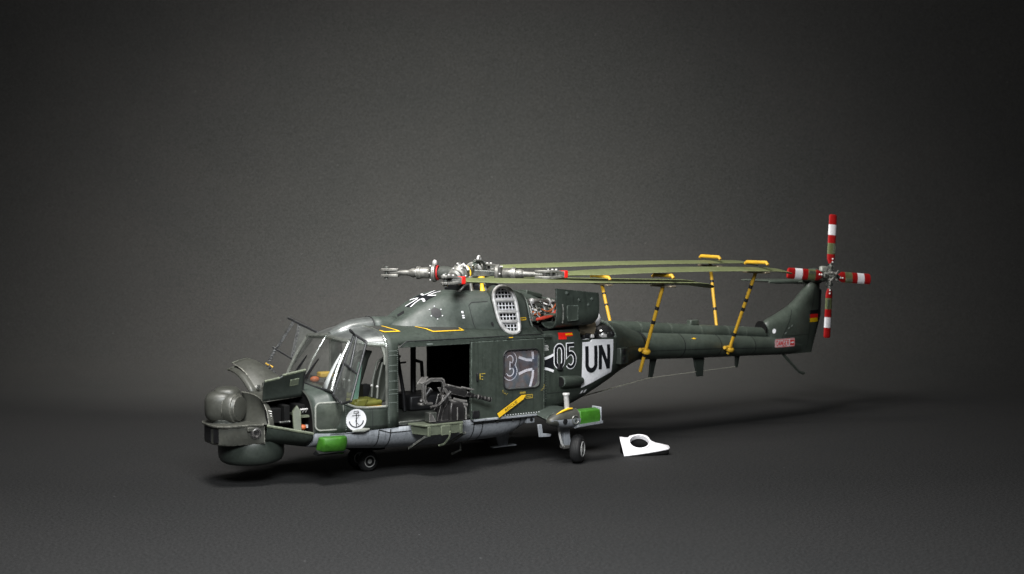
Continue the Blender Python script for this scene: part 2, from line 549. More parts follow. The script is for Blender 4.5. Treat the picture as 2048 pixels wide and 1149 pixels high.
for xb in (5.2, 5.9, 6.62, 7.3, 7.75):
    r0 = spinering(xb)
    r1 = spinering(xb + .03)
    c0 = sum(r0, V(0, 0, 0)) / len(r0)
    MB().loft([[c0 + (p - c0) * 1.03 for p in r0], [c0 + V(.03, 0, 0) + (p - c0) * 1.03 for p in r0]]).build('cover_band', 'boom', spine_o)
mb = MB().box((6.42, -.06, 1.88), (6.62, .06, 1.97))
mb.build('beacon_base', 'boom', H, bevel=.015)

fl, ft, fh = table([(1.24, 8.55, 9.63, .05), (1.36, 8.42, 9.665, .12), (1.6, 8.33, 9.73, .165), (1.82, 8.28, 9.79, .17), (1.88, 8.33, 9.80, .165), (2.0, 8.63, 9.82, .145), (2.14, 8.95, 9.83, .125), (2.24, 9.12, 9.84, .12), (2.38, 9.29, 9.845, .11), (2.55, 9.48, 9.85, .10), (2.72, 9.52, 9.85, .09)])
def finring(z, n=26):
    a, b_, h = fl(z), ft(z), fh(z)
    out = []
    for k in range(n):
        t = 2 * math.pi * k / n
        u = (1 - math.cos(t)) / 2
        y = h * math.sin(t) * (1.25 * (1 - u) ** .5 * .9 + .12)
        out.append(V(a + (b_ - a) * u, y, z))
    return out
fin = MB().loft([finring(z) for z in frange(1.24, 2.72, .055)])
fin_o = fin.build('tail_fin', 'boom', H)
SURF.append(fin)
mb = MB().prism([(9.82, .03, 2.50), (9.94, .03, 2.44), (9.92, .03, 1.95), (9.70, .03, 1.36), (9.74, .03, 1.75), (9.80, .03, 2.1)], (0, .05, 0))
mb.build('trailing_edge_shade', 'black', fin_o)  # black plate stands in for the shaded rear side of the fin
mb = MB().lathe((8.262, 0, 1.755), (-.35, 0, -.05), [(0, .135), (.03, .14)], 20)
mb.build('shaft_opening', 'inside', fin_o)
# tailplane on the starboard side, short stub fairing, gearbox
tp = []
for y, a, b_, h in ((.0, 9.35, 9.92, .055), (1.0, 9.42, 9.88, .04), (1.75, 9.48, 9.84, .02)):
    tp.append([V(a + (b_ - a) * (1 - math.cos(t)) / 2, y, 2.60 + h * math.sin(t)) for t in [2 * math.pi * k / 16 for k in range(16)]])
MB().loft(tp).build('tailplane', 'boom', H)
mb = MB().tube([(8.72, .25, 2.605), (8.95, .25, 2.61), (9.35, .15, 2.62), (9.60, .05, 2.64)], [.02, .045, .05, .06], 12)
mb.build('tailplane_strut', 'boom', H)
mb = MB().lathe((9.62, .10, 2.72), (0, -1, 0), [(0, .10), (.06, .14), (.18, .15), (.26, .11), (.36, .09)], 20)
mb.lathe((9.30, -.02, 2.70), (1, 0, 0), [(0, .03), (.1, .08), (.4, .12), (.72, .10), (.95, .03)], 18)
mb.build('tail_gearbox', 'boom', H)
mb = MB().box((9.93, .02, 2.73), (10.10, .10, 2.90))
mb.build('tail_lamp', 'frosted', H, bevel=.025)

# ---------------------------------------------------------------- tail rotor
TR = V(9.71, -.37, 2.715)
trh = MB()
trh.lathe(TR + V(0, .10, 0), (0, -1, 0), [(0, .10), (.05, .12), (.10, .10), (.12, .06), (.22, .045)], 18)
for k in range(4):
    a = R(90 * k + 3.6)
    d = V(math.sin(a), 0, math.cos(a))
    trh.cyl(TR + d * .05, TR + d * .27, .040, .030, 10)
    trh.cyl(TR + d * .16 + V(0, -.05, 0), TR + d * .16 + V(0, .05, 0), .045, .045, 10)
tr_o = trh.build('tail_rotor_hub', 'dmetal', H)
for k in range(4):
    a = R(90 * k + 3.6 + 45)
    d = V(math.sin(a), 0, math.cos(a))
    mb = MB().cyl(TR + d * .09 + V(0, -.12, 0), TR + d * .09 + V(.0, -.02, 0), .022, .022, 8)
    mb.cyl(TR + V(0, -.11, 0), TR + d * .17 + V(0, -.09, 0), .014, .010, 8)
    mb.build('pitch_link', 'metal', tr_o)
for k in range(4):
    a = R(90 * k + 3.6)
    d = V(math.sin(a), 0, math.cos(a))
    t = V(0, 1, 0).cross(d)
    pit = R(-4)
    ch = t * math.cos(pit) + V(0, 1, 0) * math.sin(pit)
    nn = d.cross(ch)
    def bl(r0, r1, w0=None, w1=None):
        def wd(r):
            return (.055 + .06 * min(1, max(0, (r - .24) / .12))) if r < .36 else .102
        rr = []
        for r in (r0, (r0 + r1) / 2, r1):
            hw_ = wd(r) if not (w1 and r == r1) else w1
            rr.append([TR + d * r + ch * hw_ * math.cos(q) + nn * .024 * math.sin(q) for q in [2 * math.pi * i / 14 for i in range(14)]])
        return MB().loft(rr)
    tb = bl(.24, .42).build('tail_rotor_blade', 'red', H)
    bl(.421, .63).build('olive_section', 'blade', tb)
    bl(.631, .785).build('red_band', 'red', tb)
    bl(.786, .985).build('white_band', 'white', tb)
    mb = bl(.986, 1.15)
    mb.loft([[TR + d * r_ + ch * w_ * math.cos(q) + nn * .024 * k2 * math.sin(q) for q in [2 * math.pi * i / 14 for i in range(14)]] for r_, w_, k2 in ((1.1501, .102, 1), (1.175, .085, .9), (1.18, .06, .5))])
    mb.build('red_tip', 'red', tb)
    sgn = 1 if k % 2 == 0 else -1
    MB().prism([TR + d * r_ + ch * (.02 + o_) * 1.0 - nn * .029 for r_, o_ in ((.44, 0), (.62, 0), (.62, .055), (.44, .055))], nn * .003).build('label_patch', 'lgreen', tb)
    for r_ in (.27, .33):
        MB().ball(TR + d * r_ + ch * .02 - nn * .03, .018, 8, 6).build('bolt', 'silver', tb)

# ---------------------------------------------------------------- gearbox cowling in front of and around the mast
cw = [(.33, 2.13, .10, 2.125, .30), (.42, 2.165, .20, 2.155, .38), (.55, 2.235, .27, 2.215, .46), (.8, 2.40, .32, 2.365, .58), (1.05, 2.525, .36, 2.475, .66), (1.3, 2.59, .40, 2.53, .71), (1.6, 2.60, .48, 2.55, .75), (1.9, 2.60, .57, 2.565, .775), (2.2, 2.615, .60, 2.575, .785), (2.36, 2.61, .57, 2.55, .77), (2.52, 2.56, .52, 2.49, .745)]
cz, cwt, czt, cwb = table(cw)
def cowlring(x):
    c_, t_, zt, wb = cz(x), cwt(x), czt(x), cwb(x)
    zb = 1.99
    p = [(0, c_), (t_ * .45, c_ - .004), (t_ * .8, c_ * .62 + zt * .38), (t_ * .98, zt + .0), (t_ + (wb - t_) * .22, zt - (zt - zb) * .12), (t_ + (wb - t_) * .42, zt - (zt - zb) * .32), (t_ + (wb - t_) * .58, zt - (zt - zb) * .55), (t_ + (wb - t_) * .76, zt - (zt - zb) * .78), (wb, zb + .03), (wb + .03, zb - .02)]
    port = [V(x, -a, z) for a, z in p]
    return [V(q.x, -q.y, q.z) for q in reversed(port[1:])] + port
cowl = MB().loft([cowlring(x) for x in frange(.33, 2.52, .07)], closed=False)
fr = cowlring(.33)
cowl.add(fr + [V(.30, 0, 2.05)], [(i, i + 1, len(fr)) for i in range(len(fr) - 1)])
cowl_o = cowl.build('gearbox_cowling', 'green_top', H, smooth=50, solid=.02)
SURF.append(cowl)
# rear hoop of the cowl (dark opening to the engine bay)
rr = cowlring(2.52)
MB().tube(rr, .016, 6).build('cowling_rim', 'green', cowl_o)
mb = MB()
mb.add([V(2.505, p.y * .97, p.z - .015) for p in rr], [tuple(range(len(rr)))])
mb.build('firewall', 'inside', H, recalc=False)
# roof spine between canopy and cowling
def spr(x, hwid, zt, zb=2.04):
    return [V(x, -hwid * math.cos(t), zb + (zt - zb) * max(0, math.sin(t)) ** .55) for t in [math.pi * k / 14 for k in range(15)]]
sp, sz_ = table([(-.52, .05, 2.03), (-.4, .14, 2.115), (-.2, .19, 2.195), (.10, .205, 2.235)])
mb = MB().loft([spr(x, sp(x), sz_(x), 2.0) for x in frange(-.52, .095, .06)], closed=False)
mb.build('roof_spine_front', 'roofglass', H, smooth=60)
mb = MB().loft([spr(x, .205, 2.235 - .02 * (x - .1)) for x in (.11, .25, .4, .55)], closed=False)
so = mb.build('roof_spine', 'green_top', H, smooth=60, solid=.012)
MB().tube(spr(.102, .205, 2.236), .010, 6).build('spine_seam', 'line', so)
# sloping fairing behind the mast, down to the boom
fz, fw = table([(2.5, 2.60, .46), (2.8, 2.56, .36), (3.1, 2.46, .30), (3.6, 2.28, .26), (4.0, 2.14, .22), (4.4, 2.05, .17)])
mb = MB().loft([[V(x, -fw(x) * math.cos(t), 1.95 + (fz(x) - 1.95) * math.sin(t) ** .5 if 0 < math.sin(t) else 1.95) for t in [math.pi * k / 14 for k in range(15)]] for x in frange(2.5, 4.4, .12)], closed=False)
mb.build('rear_fairing', 'green_top', H, smooth=50)
SURF_TOP = [cowl, shell]
mb = MB().box((2.80, -.16, 2.47), (3.12, .10, 2.545), Matrix.Rotation(R(14), 3, 'Y'))
mb.build('fairing_vent', 'green', H, bevel=.015)
# starboard engine cowl, closed
mb = MB().loft([[V(x, .26 + .50 * k_ * math.sin(t), 2.0 + .50 * k2 * math.cos(t)) for t in [R(a) for a in range(-20, 111, 10)]] for x, k_, k2 in ((2.52, 1, 1), (3.2, 1, .95), (3.7, .95, .8), (4.2, .6, .4))], closed=False)
mb.build('engine_cowl_closed', 'green_top', H, smooth=50, solid=.02)

# ---------------------------------------------------------------- air intake with wire screen, port side
def iy(x, z):
    return -.70 - .10 * (2.66 - z) / .67 - .10 * (x - 1.83) / .35
IP = [(1.815, 2.50), (1.84, 2.60), (1.90, 2.655), (1.99, 2.66), (2.075, 2.615), (2.125, 2.52), (2.155, 2.38), (2.165, 2.20), (2.17, 2.02), (2.14, 1.975), (2.03, 1.965), (1.95, 2.02), (1.885, 2.12), (1.855, 2.25), (1.835, 2.38)]
def smoothloop(p, it=2):
    for _ in range(it):
        q = []
        for i in range(len(p)):
            a, b_ = p[i], p[(i + 1) % len(p)]
            q += [tuple(.75 * u + .25 * v_ for u, v_ in zip(a, b_)), tuple(.25 * u + .75 * v_ for u, v_ in zip(a, b_))]
        p = q
    return p
loop = smoothloop(IP, 1)
mb = MB()
L_ = [V(x, iy(x, z), z) for x, z in loop]
n_ = len(L_)
cx = sum(L_, V(0, 0, 0)) / n_
# duct walls between the cowling and the rim
mb.loft([[p + V(0, -.005, 0) for p in L_], [cx + (p - cx) * 1.06 + V(.02, .22, 0) for p in L_]], cap0=False, cap1=False)
mb.build('intake_duct', 'green_top', H, smooth=60, solid=.012)
ring = MB()
pts = L_ + [L_[0]]
for_t = MB()
vs_, fs_ = [], []
for i, p in enumerate(L_):
    t = (L_[(i + 1) % n_] - L_[i - 1]).normalized()
    out = (p - cx)
    out = (out - t * out.dot(t)).normalized()
    up_ = t.cross(out)
    for q in range(8):
        a = 2 * math.pi * q / 8
        vs_.append(p + out * .032 * math.cos(a) + up_ * .028 * math.sin(a))
for i in range(n_):
    for q in range(8):
        i2, q2 = (i + 1) % n_, (q + 1) % 8
        fs_.append((i * 8 + q, i2 * 8 + q, i2 * 8 + q2, i * 8 + q2))
intake_o = ring.add(vs_, fs_).build('intake_rim', 'silver', H)
def inter(z):
    xs_ = []
    for i in range(n_):
        a, b_ = L_[i], L_[(i + 1) % n_]
        if (a.z - z) * (b_.z - z) <= 0 and a.z != b_.z:
            xs_.append(a.x + (b_.x - a.x) * (z - a.z) / (b_.z - a.z))
    return min(xs_), max(xs_)
def interx(x):
    zs_ = []
    for i in range(n_):
        a, b_ = L_[i], L_[(i + 1) % n_]
        if (a.x - x) * (b_.x - x) <= 0 and a.x != b_.x:
            zs_.append(a.z + (b_.z - a.z) * (x - a.x) / (b_.x - a.x))
    return min(zs_), max(zs_)
for z in (2.46, 2.285, 2.14):
    a, b_ = inter(z)
    MB().tube([(a, iy(a, z), z), ((a + b_) / 2, iy((a + b_) / 2, z) - .01, z), (b_, iy(b_, z), z)], .026, 8).build('intake_bar', 'silver', intake_o)
scr = MB()
for z in [1.99 + .055 * i for i in range(13)]:
    try:
        a, b_ = inter(z)
    except ValueError:
        continue
    scr.tube([(a, iy(a, z) + .035, z), (b_, iy(b_, z) + .035, z)], .0075, 5)
for x in [1.86 + .05 * i for i in range(7)]:
    try:
        a, b_ = interx(x)
    except ValueError:
        continue
    scr.tube([(x, iy(x, a) + .045, a), (x, iy(x, b_) + .045, b_)], .0075, 5)
so = scr.build('wire_screen', 'white_decal', intake_o)
so['kind'] = 'stuff'
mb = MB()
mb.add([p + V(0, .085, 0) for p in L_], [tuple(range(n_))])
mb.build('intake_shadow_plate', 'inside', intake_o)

# ---------------------------------------------------------------- open engine cowl door and the engine bay
def door_prof(x):
    k = (x - 2.77) / .85
    return [V(x, y, z) for y, z in ((-.60, 2.075), (-.70, 2.01 + .02 * k), (-.82, 1.995 + .05 * k), (-.92, 2.02 + .07 * k), (-.985, 2.09 + .07 * k), (-1.01, 2.20 + .04 * k), (-1.015, 2.35), (-1.01, 2.48 - .02 * k), (-.995, 2.625 - .085 * k))]
cd_ = MB().loft([door_prof(x) for x in frange(2.77, 3.60, .1)], closed=False)
cdo = cd_.build('engine_cowl_door', 'green', H, smooth=50, solid=.03, bevel=.008)
MB().prism([(2.98, -1.018, 2.12), (3.17, -1.018, 2.13), (3.17, -1.018, 2.36), (2.96, -1.018, 2.36), (2.96, -1.018, 2.20)], (0, -.012, 0)).build('door_panel', 'green', cdo)
MB().tube([(2.87, -1.03, 2.10), (2.87, -1.05, 2.16), (2.87, -1.05, 2.32), (2.87, -1.03, 2.38)], .012, 6).build('door_latch', 'dmetal', cdo)
for x, z in ((2.97, 2.55), (3.2, 2.44), (3.38, 2.36), (3.45, 2.45)):
    MB().lathe((x, -1.0, z), (0, -1, 0), [(0, .03), (.02, .03), (.035, .012)], 10).build('door_fastener', 'green', cdo)
# engine: casing, pipes, hoses
eng = MB().lathe((2.50, -.42, 2.22), (1, 0, 0), [(0, .16), (.16, .20), (.2, .17), (.34, .17), (.36, .21), (.42, .21), (.44, .16), (.8, .15), (.84, .19), (.9, .19), (.92, .13), (1.15, .17)], 22)
eng_o = eng.build('engine', 'dmetal', H)
for x in (2.58, 2.70, 2.84, 3.0, 3.12, 3.26, 3.4):
    MB().torus((x, -.42, 2.22), (1, 0, 0), .195, .014, 24, 6).build('engine_band', 'metal', eng_o)
def wavy(p, q, sag, k=8, dy=0):
    p, q = V(p), V(q)
    return [p.lerp(q, i / k) + V(0, dy * math.sin(math.pi * i / k), -sag * math.sin(math.pi * i / k)) for i in range(k + 1)]
MB().tube(finer([V(*q) for q in ((2.54, -.66, 2.13), (2.74, -.70, 2.16), (2.92, -.70, 2.205), (3.0, -.72, 2.29), (3.04, -.72, 2.41), (3.05, -.70, 2.50))]), .026, 8).build('red_hose', 'hose', eng_o)
MB().tube(finer([V(*q) for q in ((2.74, -.66, 2.30), (2.84, -.70, 2.26), (2.96, -.70, 2.33), (3.04, -.68, 2.46))]), .012, 8).build('orange_wire', 'orange', eng_o)
MB().tube(wavy((2.66, -.64, 2.10), (3.05, -.74, 2.20), -.05), .026, 8).build('cream_hose', 'lgreen', eng_o)
MB().tube(wavy((2.54, -.62, 2.44), (2.76, -.68, 2.14), .06), .008, 6).build('thin_pipe', 'silver', eng_o)
MB().tube(wavy((2.55, -.58, 2.42), (3.1, -.58, 2.38), -.02), .034, 10).build('upper_pipe', 'metal', eng_o)
MB().tube([(2.95, -.62, 2.18), (2.99, -.64, 2.28), (2.97, -.6, 2.36)], .018, 8).build('elbow_pipe', 'silver', eng_o)
MB().ball((2.60, -.60, 2.42), .05, 12, 8).build('pipe_union', 'silver', eng_o)
MB().torus((2.93, -.58, 2.40), (1, 0, .2), .05, .016, 16, 8).build('pipe_clamp', 'silver', eng_o)
MB().box((2.54, -.70, 2.11), (2.62, -.60, 2.19)).build('pale_fitting', 'strap', eng_o, bevel=.015)
for i in range(22):
    x, z = 2.56 + rnd.random() * .5, 2.14 + rnd.random() * .28
    MB().cyl((x, -.60, z), (x + rnd.uniform(-.06, .06), -.66, z + rnd.uniform(-.05, .05)), .016, .012, 8).build('engine_fitting', rnd.choice(['silver', 'metal', 'dmetal', 'orange', 'tan', 'black']), eng_o)
# bay floor and walls
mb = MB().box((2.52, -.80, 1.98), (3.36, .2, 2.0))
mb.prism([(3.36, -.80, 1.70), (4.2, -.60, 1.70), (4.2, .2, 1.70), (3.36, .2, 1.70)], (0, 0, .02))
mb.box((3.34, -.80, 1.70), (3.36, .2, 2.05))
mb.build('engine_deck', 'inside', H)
# jet pipe, smoky blister and white insulation above the patch
mb = MB().lathe((3.55, -.50, 2.0), (.92, -.22, -.12), [(0, .12), (.12, .15), (.26, .155), (.27, .14), (.10, .12)], 22)
mb.build('exhaust_cup', 'tan', H)
mb = MB().ball((4.10, -.46, 1.83), (.20, .22, .17), 20, 12)
mb.build('smoky_blister', 'domeglass', H)
MB().ball((3.98, -.42, 2.09), (.10, .09, .12), 14, 10).build('white_insulation', 'white_decal', H)
for i in range(10):
    x = 3.48 + .07 * i
    z = 1.80 + rnd.uniform(-.02, .04)
    MB().box((x, -.74 + rnd.uniform(0, .1), z), (x + rnd.uniform(.05, .13), -.62, z + rnd.uniform(.03, .07)), Matrix.Rotation(rnd.uniform(-.3, .3), 3, 'X')).build('bay_fitting', rnd.choice(['silver', 'strap', 'silver', 'metal', 'black']), H, bevel=.008)
ar = aftring(4.21)
MB().tube(ar[8:14], .018, 8).build('bay_rim', 'green', H)

# ---------------------------------------------------------------- main rotor
HUB = V(1.78, 0, 2.845)
rh = MB().lathe((1.80, 0, 2.52), (0, 0, 1), [(0, .20), (.06, .16), (.10, .10), (.28, .09), (.30, .17), (.40, .18), (.42, .10), (.45, .09)], 22)
rh_o = rh.build('rotor_head', 'dmetal', H)
mb = MB().torus((1.72, -.06, 2.85), (-.707, -.2, .0), .115, .015, 26, 8)
mb.build('yellow_ring', 'yellow_decal', rh_o)
mb = MB().torus((1.69, -.05, 2.85), (-.707, -.2, .0), .125, .02, 26, 8)
mb.build('steel_ring', 'silver', rh_o)
def rod(a, b, r, mat, nm, waist=None):
    a, b = V(a), V(b)
    ln = (b - a).length
    pr = [(0, r * 1.5), (ln * .12, r * 1.5), (ln * .2, r), (ln * .5, waist or r), (ln * .8, r), (ln * .88, r * 1.5), (ln, r * 1.5)]
    return MB().lathe(a, b - a, pr, 12).build(nm, mat, rh_o)
rod((1.70, -.30, 2.54), (1.70, -.24, 2.80), .03, 'metal', 'pitch_rod')
rod((1.88, -.32, 2.55), (1.88, -.28, 2.80), .036, 'yellow_decal', 'pitch_rod', .028)
rod((1.98, -.25, 2.56), (1.96, -.20, 2.80), .03, 'metal', 'pitch_rod')
rod((1.45, -.30, 2.56), (1.58, -.36, 2.72), .022, 'metal', 'scissor_link')
MB().box((1.52, -.24, 2.58), (1.74, .24, 2.70)).build('swash_block', 'black', rh_o, bevel=.03)
MB().box((1.86, -.26, 2.58), (2.22, .26, 2.69)).build('swash_block', 'black', rh_o, bevel=.03)
# four arms at 45 degrees, sleeves and forks
def arm(dx, dy, nm, lift=0, full=True):
    d = V(dx, dy, lift).normalized()
    p = HUB + V(0, 0, .01)
    side = d.cross(V(0, 0, 1)).normalized()
    a_o = MB().loft([[p + d * t + side * a * w_ + V(0, 0, b_ * h_) for a, b_ in ((-1, -1), (1, -1), (1, 1), (-1, 1))] for t, w_, h_ in ((.05, .12, .07), (.22, .085, .055), (.45, .05, .045), (.52, .07, .06))]).build('rotor_arm', 'dmetal', H, bevel=.015)
    MB().lathe(p + d * .46, d, [(0, .09), (.02, .140), (.06, .145), (.09, .115), (.11, .075)], 22).build('arm_flange', 'metal', a_o)
    MB().lathe(p + d * .58, d, [(0, .075), (.02, .088), (.14, .085), (.15, .10), (.20, .10), (.21, .065), (.27, .075), (.33, .05)], 20).build('arm_sleeve', 'metal', a_o)
    MB().cyl(p + d * .90, p + d * 1.20, .046, .040, 14).build('arm_tube', 'metal', a_o)
    for s_ in (-1, 1):
        q0 = p + d * 1.14 + V(0, 0, s_ * .046)
        MB().loft([[q0 + d * t + side * a * w_ + V(0, 0, b_ * .022) for a, b_ in ((-1, -1), (1, -1), (1, 1), (-1, 1))] for t, w_ in ((-.06, .04), (.02, .06), (.16, .065), (.22, .04))]).build('fork_plate', 'metal', a_o, bevel=.01)
    tip = p + d * 1.30
    MB().cyl(tip - d * .02 + V(0, 0, -.10), tip - d * .02 + V(0, 0, .10), .03, .03, 10).build('fold_pin', 'dmetal', a_o)
    for q in range(6):
        a = 2 * math.pi * q / 6
        c_ = p + d * .51 + (side * math.cos(a) + V(0, 0, 1) * math.sin(a)) * .125
        MB().ball(c_ + d * .045, .014, 8, 5).build('flange_bolt', 'silver', a_o)
    return a_o, tip, d
arm_fs, tip_fs, d_fs = arm(-.707, .707, 'a')
arm_fp, tip_fp, d_fp = arm(-.707, -.707, 'b', -.06)
arm_ap, tip_ap, d_ap = arm(.707, -.707, 'c', -.015)
arm_as, tip_as, d_as = arm(.707, .707, 'd', .05)
p0 = HUB + V(0, 0, .01)
MB().lathe(p0 + d_fs * .20, d_fs, [(0, .08), (.14, .11), (.22, .10)], 18).build('rubber_boot', 'seat', arm_fs)
MB().torus(p0 + d_fs * .45, d_fs, .105, .014, 24, 8).build('red_ring', 'red', arm_fs)
MB().ball(p0 + d_fs * .50 + V(0, 0, .155), (.04, .04, .05), 12, 8).build('damper_cap', 'silver', arm_fs)
# raised damper bracket and lifting eye over the aft starboard arm
MB().prism([HUB + V(*q) for q in ((.10, .05, .06), (.34, .34, .20), (.46, .44, .21), (.56, .55, .08), (.30, .30, .02))], V(.05, -.05, 0)).build('damper_bracket', 'green', arm_as, bevel=.012)
MB().torus(HUB + V(.52, .45, .21), (.6, -.8, 0), .055, .02, 20, 8).build('lifting_eye', 'silver', arm_as)
MB().tube([HUB + V(.30, .22, .20), HUB + V(.48, .30, .19), HUB + V(.58, .36, .10), HUB + V(.60, .38, 0)], .022, 8).build('damper_arm', 'dmetal', arm_as)
for i in range(14):
    a = rnd.uniform(0, 6.28)
    r_ = rnd.uniform(.10, .22)
    q = HUB + V(r_ * math.cos(a), r_ * math.sin(a), rnd.uniform(.04, .11))
    MB().cyl(q, q + V(rnd.uniform(-.06, .06), rnd.uniform(-.06, .06), rnd.uniform(.01, .06)), rnd.uniform(.015, .032), rnd.uniform(.01, .025), 8).build('hub_fitting', rnd.choice(['metal', 'silver', 'dmetal']), rh_o)

def blade(root, tip, droop, pitch, band=True, chord=.20, tipdrop=.06, cuff='metal', twist=.35):
    """a folded blade: grey cuff with red band, then a long olive aerofoil that sags to its tip"""
    root, tip = V(root), V(tip)
    d = (tip - root)
    ln = d.length
    d.normalize()
    side = V(0, 0, 1).cross(d).normalized()
    up_ = d.cross(side)
    def sec(t, c_=1, th=1):
        x = t * ln
        pz = pitch * (1 - twist * t)
        z = -droop * 4 * t * (1 - t)
        if t > .9:
            z -= tipdrop * ((t - .9) / .1) ** 2
        ch = side * math.cos(pz) + up_ * math.sin(pz)
        nn = d.cross(ch)
        c0 = root + d * x + V(0, 0, z)
        return [c0 + ch * (chord * c_ * math.cos(q) - .04) + nn * .026 * th * math.sin(q) * (1 + .35 * math.cos(q)) for q in [2 * math.pi * i / 18 for i in range(18)]]
    t0 = .29 / ln
    st = [(t0, .42, 1.4), (t0 + .03, .55, 1.3), (t0 + .09, .85, 1.1), (t0 + .13, 1, 1)] + [(t0 + .13 + (.95 - t0 - .13) * i / 18, 1, 1) for i in range(1, 19)] + [(.975, .8, .8), (.992, .5, .6), (1, .2, .4)]
    bo = MB().loft([sec(t, c_, th) for t, c_, th in st]).build('rotor_blade', 'blade', H, smooth=50)
    mb = MB()
    for s_ in (-1, 1):
        mb.loft([[root + d * t + side * a * w_ + V(0, 0, s_ * h_ + b_ * .02) for a, b_ in ((-1, -1), (1, -1), (1, 1), (-1, 1))] for t, w_, h_ in ((-.05, .05, .045), (.02, .07, .05), (.14, .08, .04), (.21, .08, .028))])
    mb.loft([[root + d * t + side * a * w_ + V(0, 0, b_ * h_) for a, b_ in ((-1, -1), (1, -1), (1, 1), (-1, 1))] for t, w_, h_ in ((.09, .05, .04), (.16, .075, .05), (.235, .085, .05))])
    mb.build('blade_cuff', cuff, bo, bevel=.01)
    if band:
        MB().loft([[root + d * t + side * a * .088 + V(0, 0, b_ * .056) for a, b_ in ((-1, -1), (1, -1), (1, 1), (-1, 1))] for t in (.225, .295)]).build('red_band', 'red_decal', bo, bevel=.012)
    for q in (-.02, .06, .13):
        MB().cyl(root + d * q + V(0, 0, .03), root + d * q + V(0, 0, .085), .022, .018, 8).build('cuff_bolt', 'silver', bo)
    return bo
bA = blade(tip_as, (8.75, .62, 2.985), -.03, R(8), False)
bB = blade(tip_ap, (7.90, -.98, 2.86), -.045, R(11))
bC = blade(tip_fp, (5.98, -1.0, 2.64), -.01, R(11), twist=1.45)
bD = blade((2.35, .80, 2.76), (7.25, .72, 2.64), .0, R(-5), False, .19)

# ---------------------------------------------------------------- yellow blade support poles with black bands and cradles
def pole(a, b, bands, clamp=None, cr=None, crdir=None):
    a, b = V(a), V(b)
    po = MB().cyl(a, b, .031, .028, 12).build('blade_support_pole', 'yellow', H)
    d = b - a
    for t in bands:
        MB().cyl(a + d * t, a + d * (t + .040), .034, .034, 12).build('black_band', 'black', po)
    if clamp:
        q = a + d * clamp
        MB().lathe(q - d.normalized() * .03, d, [(0, .07), (.015, .085), (.05, .085), (.065, .07)], 14).build('clamp_collar', 'yellow', po)
        MB().cyl(q + V(-.14, -.02, .03), q + V(.09, .04, -.01), .032, .032, 10).build('clamp_handle', 'yellow', po)
    if cr:
        c0, c1, zt = cr
        c0, c1 = V(c0), V(c1)
        MB().tube([c0 + V(0, 0, -.01), c0 + (c1 - c0) * .08 + V(0, 0, .03), c0 + (c1 - c0) * .92 + V(0, 0, .03), c1 + V(0, 0, .0)], [.026, .032, .032, .026], 10).build('cradle_bar', 'yellow', po)
        lo = V(0, 0, -zt)
        MB().prism([c0 + lo + V(-.06, 0, 0), c1 + lo + V(-.06, 0, 0), c1 + lo + V(.06, 0, 0), c0 + lo + V(.06, 0, 0)], (0, 0, -.03)).build('cradle_pad', 'tan', po, bevel=.01)
    return po
pole((4.93, -1.00, 2.64), (4.94, -.42, 1.18), (.24, .40, .78), .76, ((4.93, -1.25, 2.765), (4.93, -.74, 2.775), .13))
pole((7.10, -.96, 2.84), (7.09, -.30, 1.36), (.32, .43, .74, .16), .94, ((7.12, -1.22, 2.965), (7.12, -.68, 2.975), .13))
pole((7.63, .72, 2.94), (7.30, .20, 1.80), (.26, .70), None, ((7.60, .42, 3.05), (7.58, .95, 3.075), .13))
pole((5.06, .78, 2.66), (4.86, .28, 1.98), (.30, .58), None, ((5.04, .50, 2.70), (5.02, 1.02, 2.74), .09))

# ---------------------------------------------------------------- canopy: windscreen, roof glass, posts
WT, WTm = V(-.53, -.70, 1.945), V(-.57, 0, 1.985)
WB, WBm = V(-.85, -.80, 1.29), V(-.92, 0, 1.335)
def mir(p):
    return V(p.x, -p.y, p.z)
for s_ in (0, 1):
    f = (lambda p: p) if s_ == 0 else mir
    rows = []
    for i in range(9):
        t = i / 8
        a, b_ = WBm.lerp(WTm, t), WB.lerp(WT, t)
        rows.append([f(a.lerp(b_, j / 8) + V(-.05 * math.sin(math.pi * j / 8 * .9), 0, 0) * 1.0 + V(-.03 * math.sin(math.pi * t), 0, 0)) for j in range(9)])
    wo = MB().sheet(rows).build('windscreen_pane', 'glass', H, smooth=60)
    MB().tube([f(r[-1]) if False else r[-1] for r in rows], .026, 8).build('pane_post', 'clearframe', wo)
    # bright sill edge seen through the pane
    MB().tube([r for r in rows[-1]], .034, 8).build('pane_header', 'clearframe', wo)
    MB().tube([r for r in rows[0]], .018, 8).build('pane_sill', 'frame', wo)
MB().tube([WBm + V(-.005, 0, 0), WBm.lerp(WTm, .5) + V(-.035, 0, 0), WTm], .016, 8).build('centre_post', 'clearframe', H)
# wipers
for a, b_, c_ in (((-.98, .40, 1.36), (-.86, .30, 1.52), (-.79, .18, 1.70)), ((-.97, -.02, 1.36), (-.88, -.12, 1.50), (-.79, -.22, 1.68))):
    wp = MB().tube([a, b_], .013, 6).build('wiper', 'black', H)
    e = V(b_)
    MB().tube([e + (V(c_) - e) * -.9, e, V(c_)], [.012, .022, .008], 6).build('wiper_blade', 'black', wp)
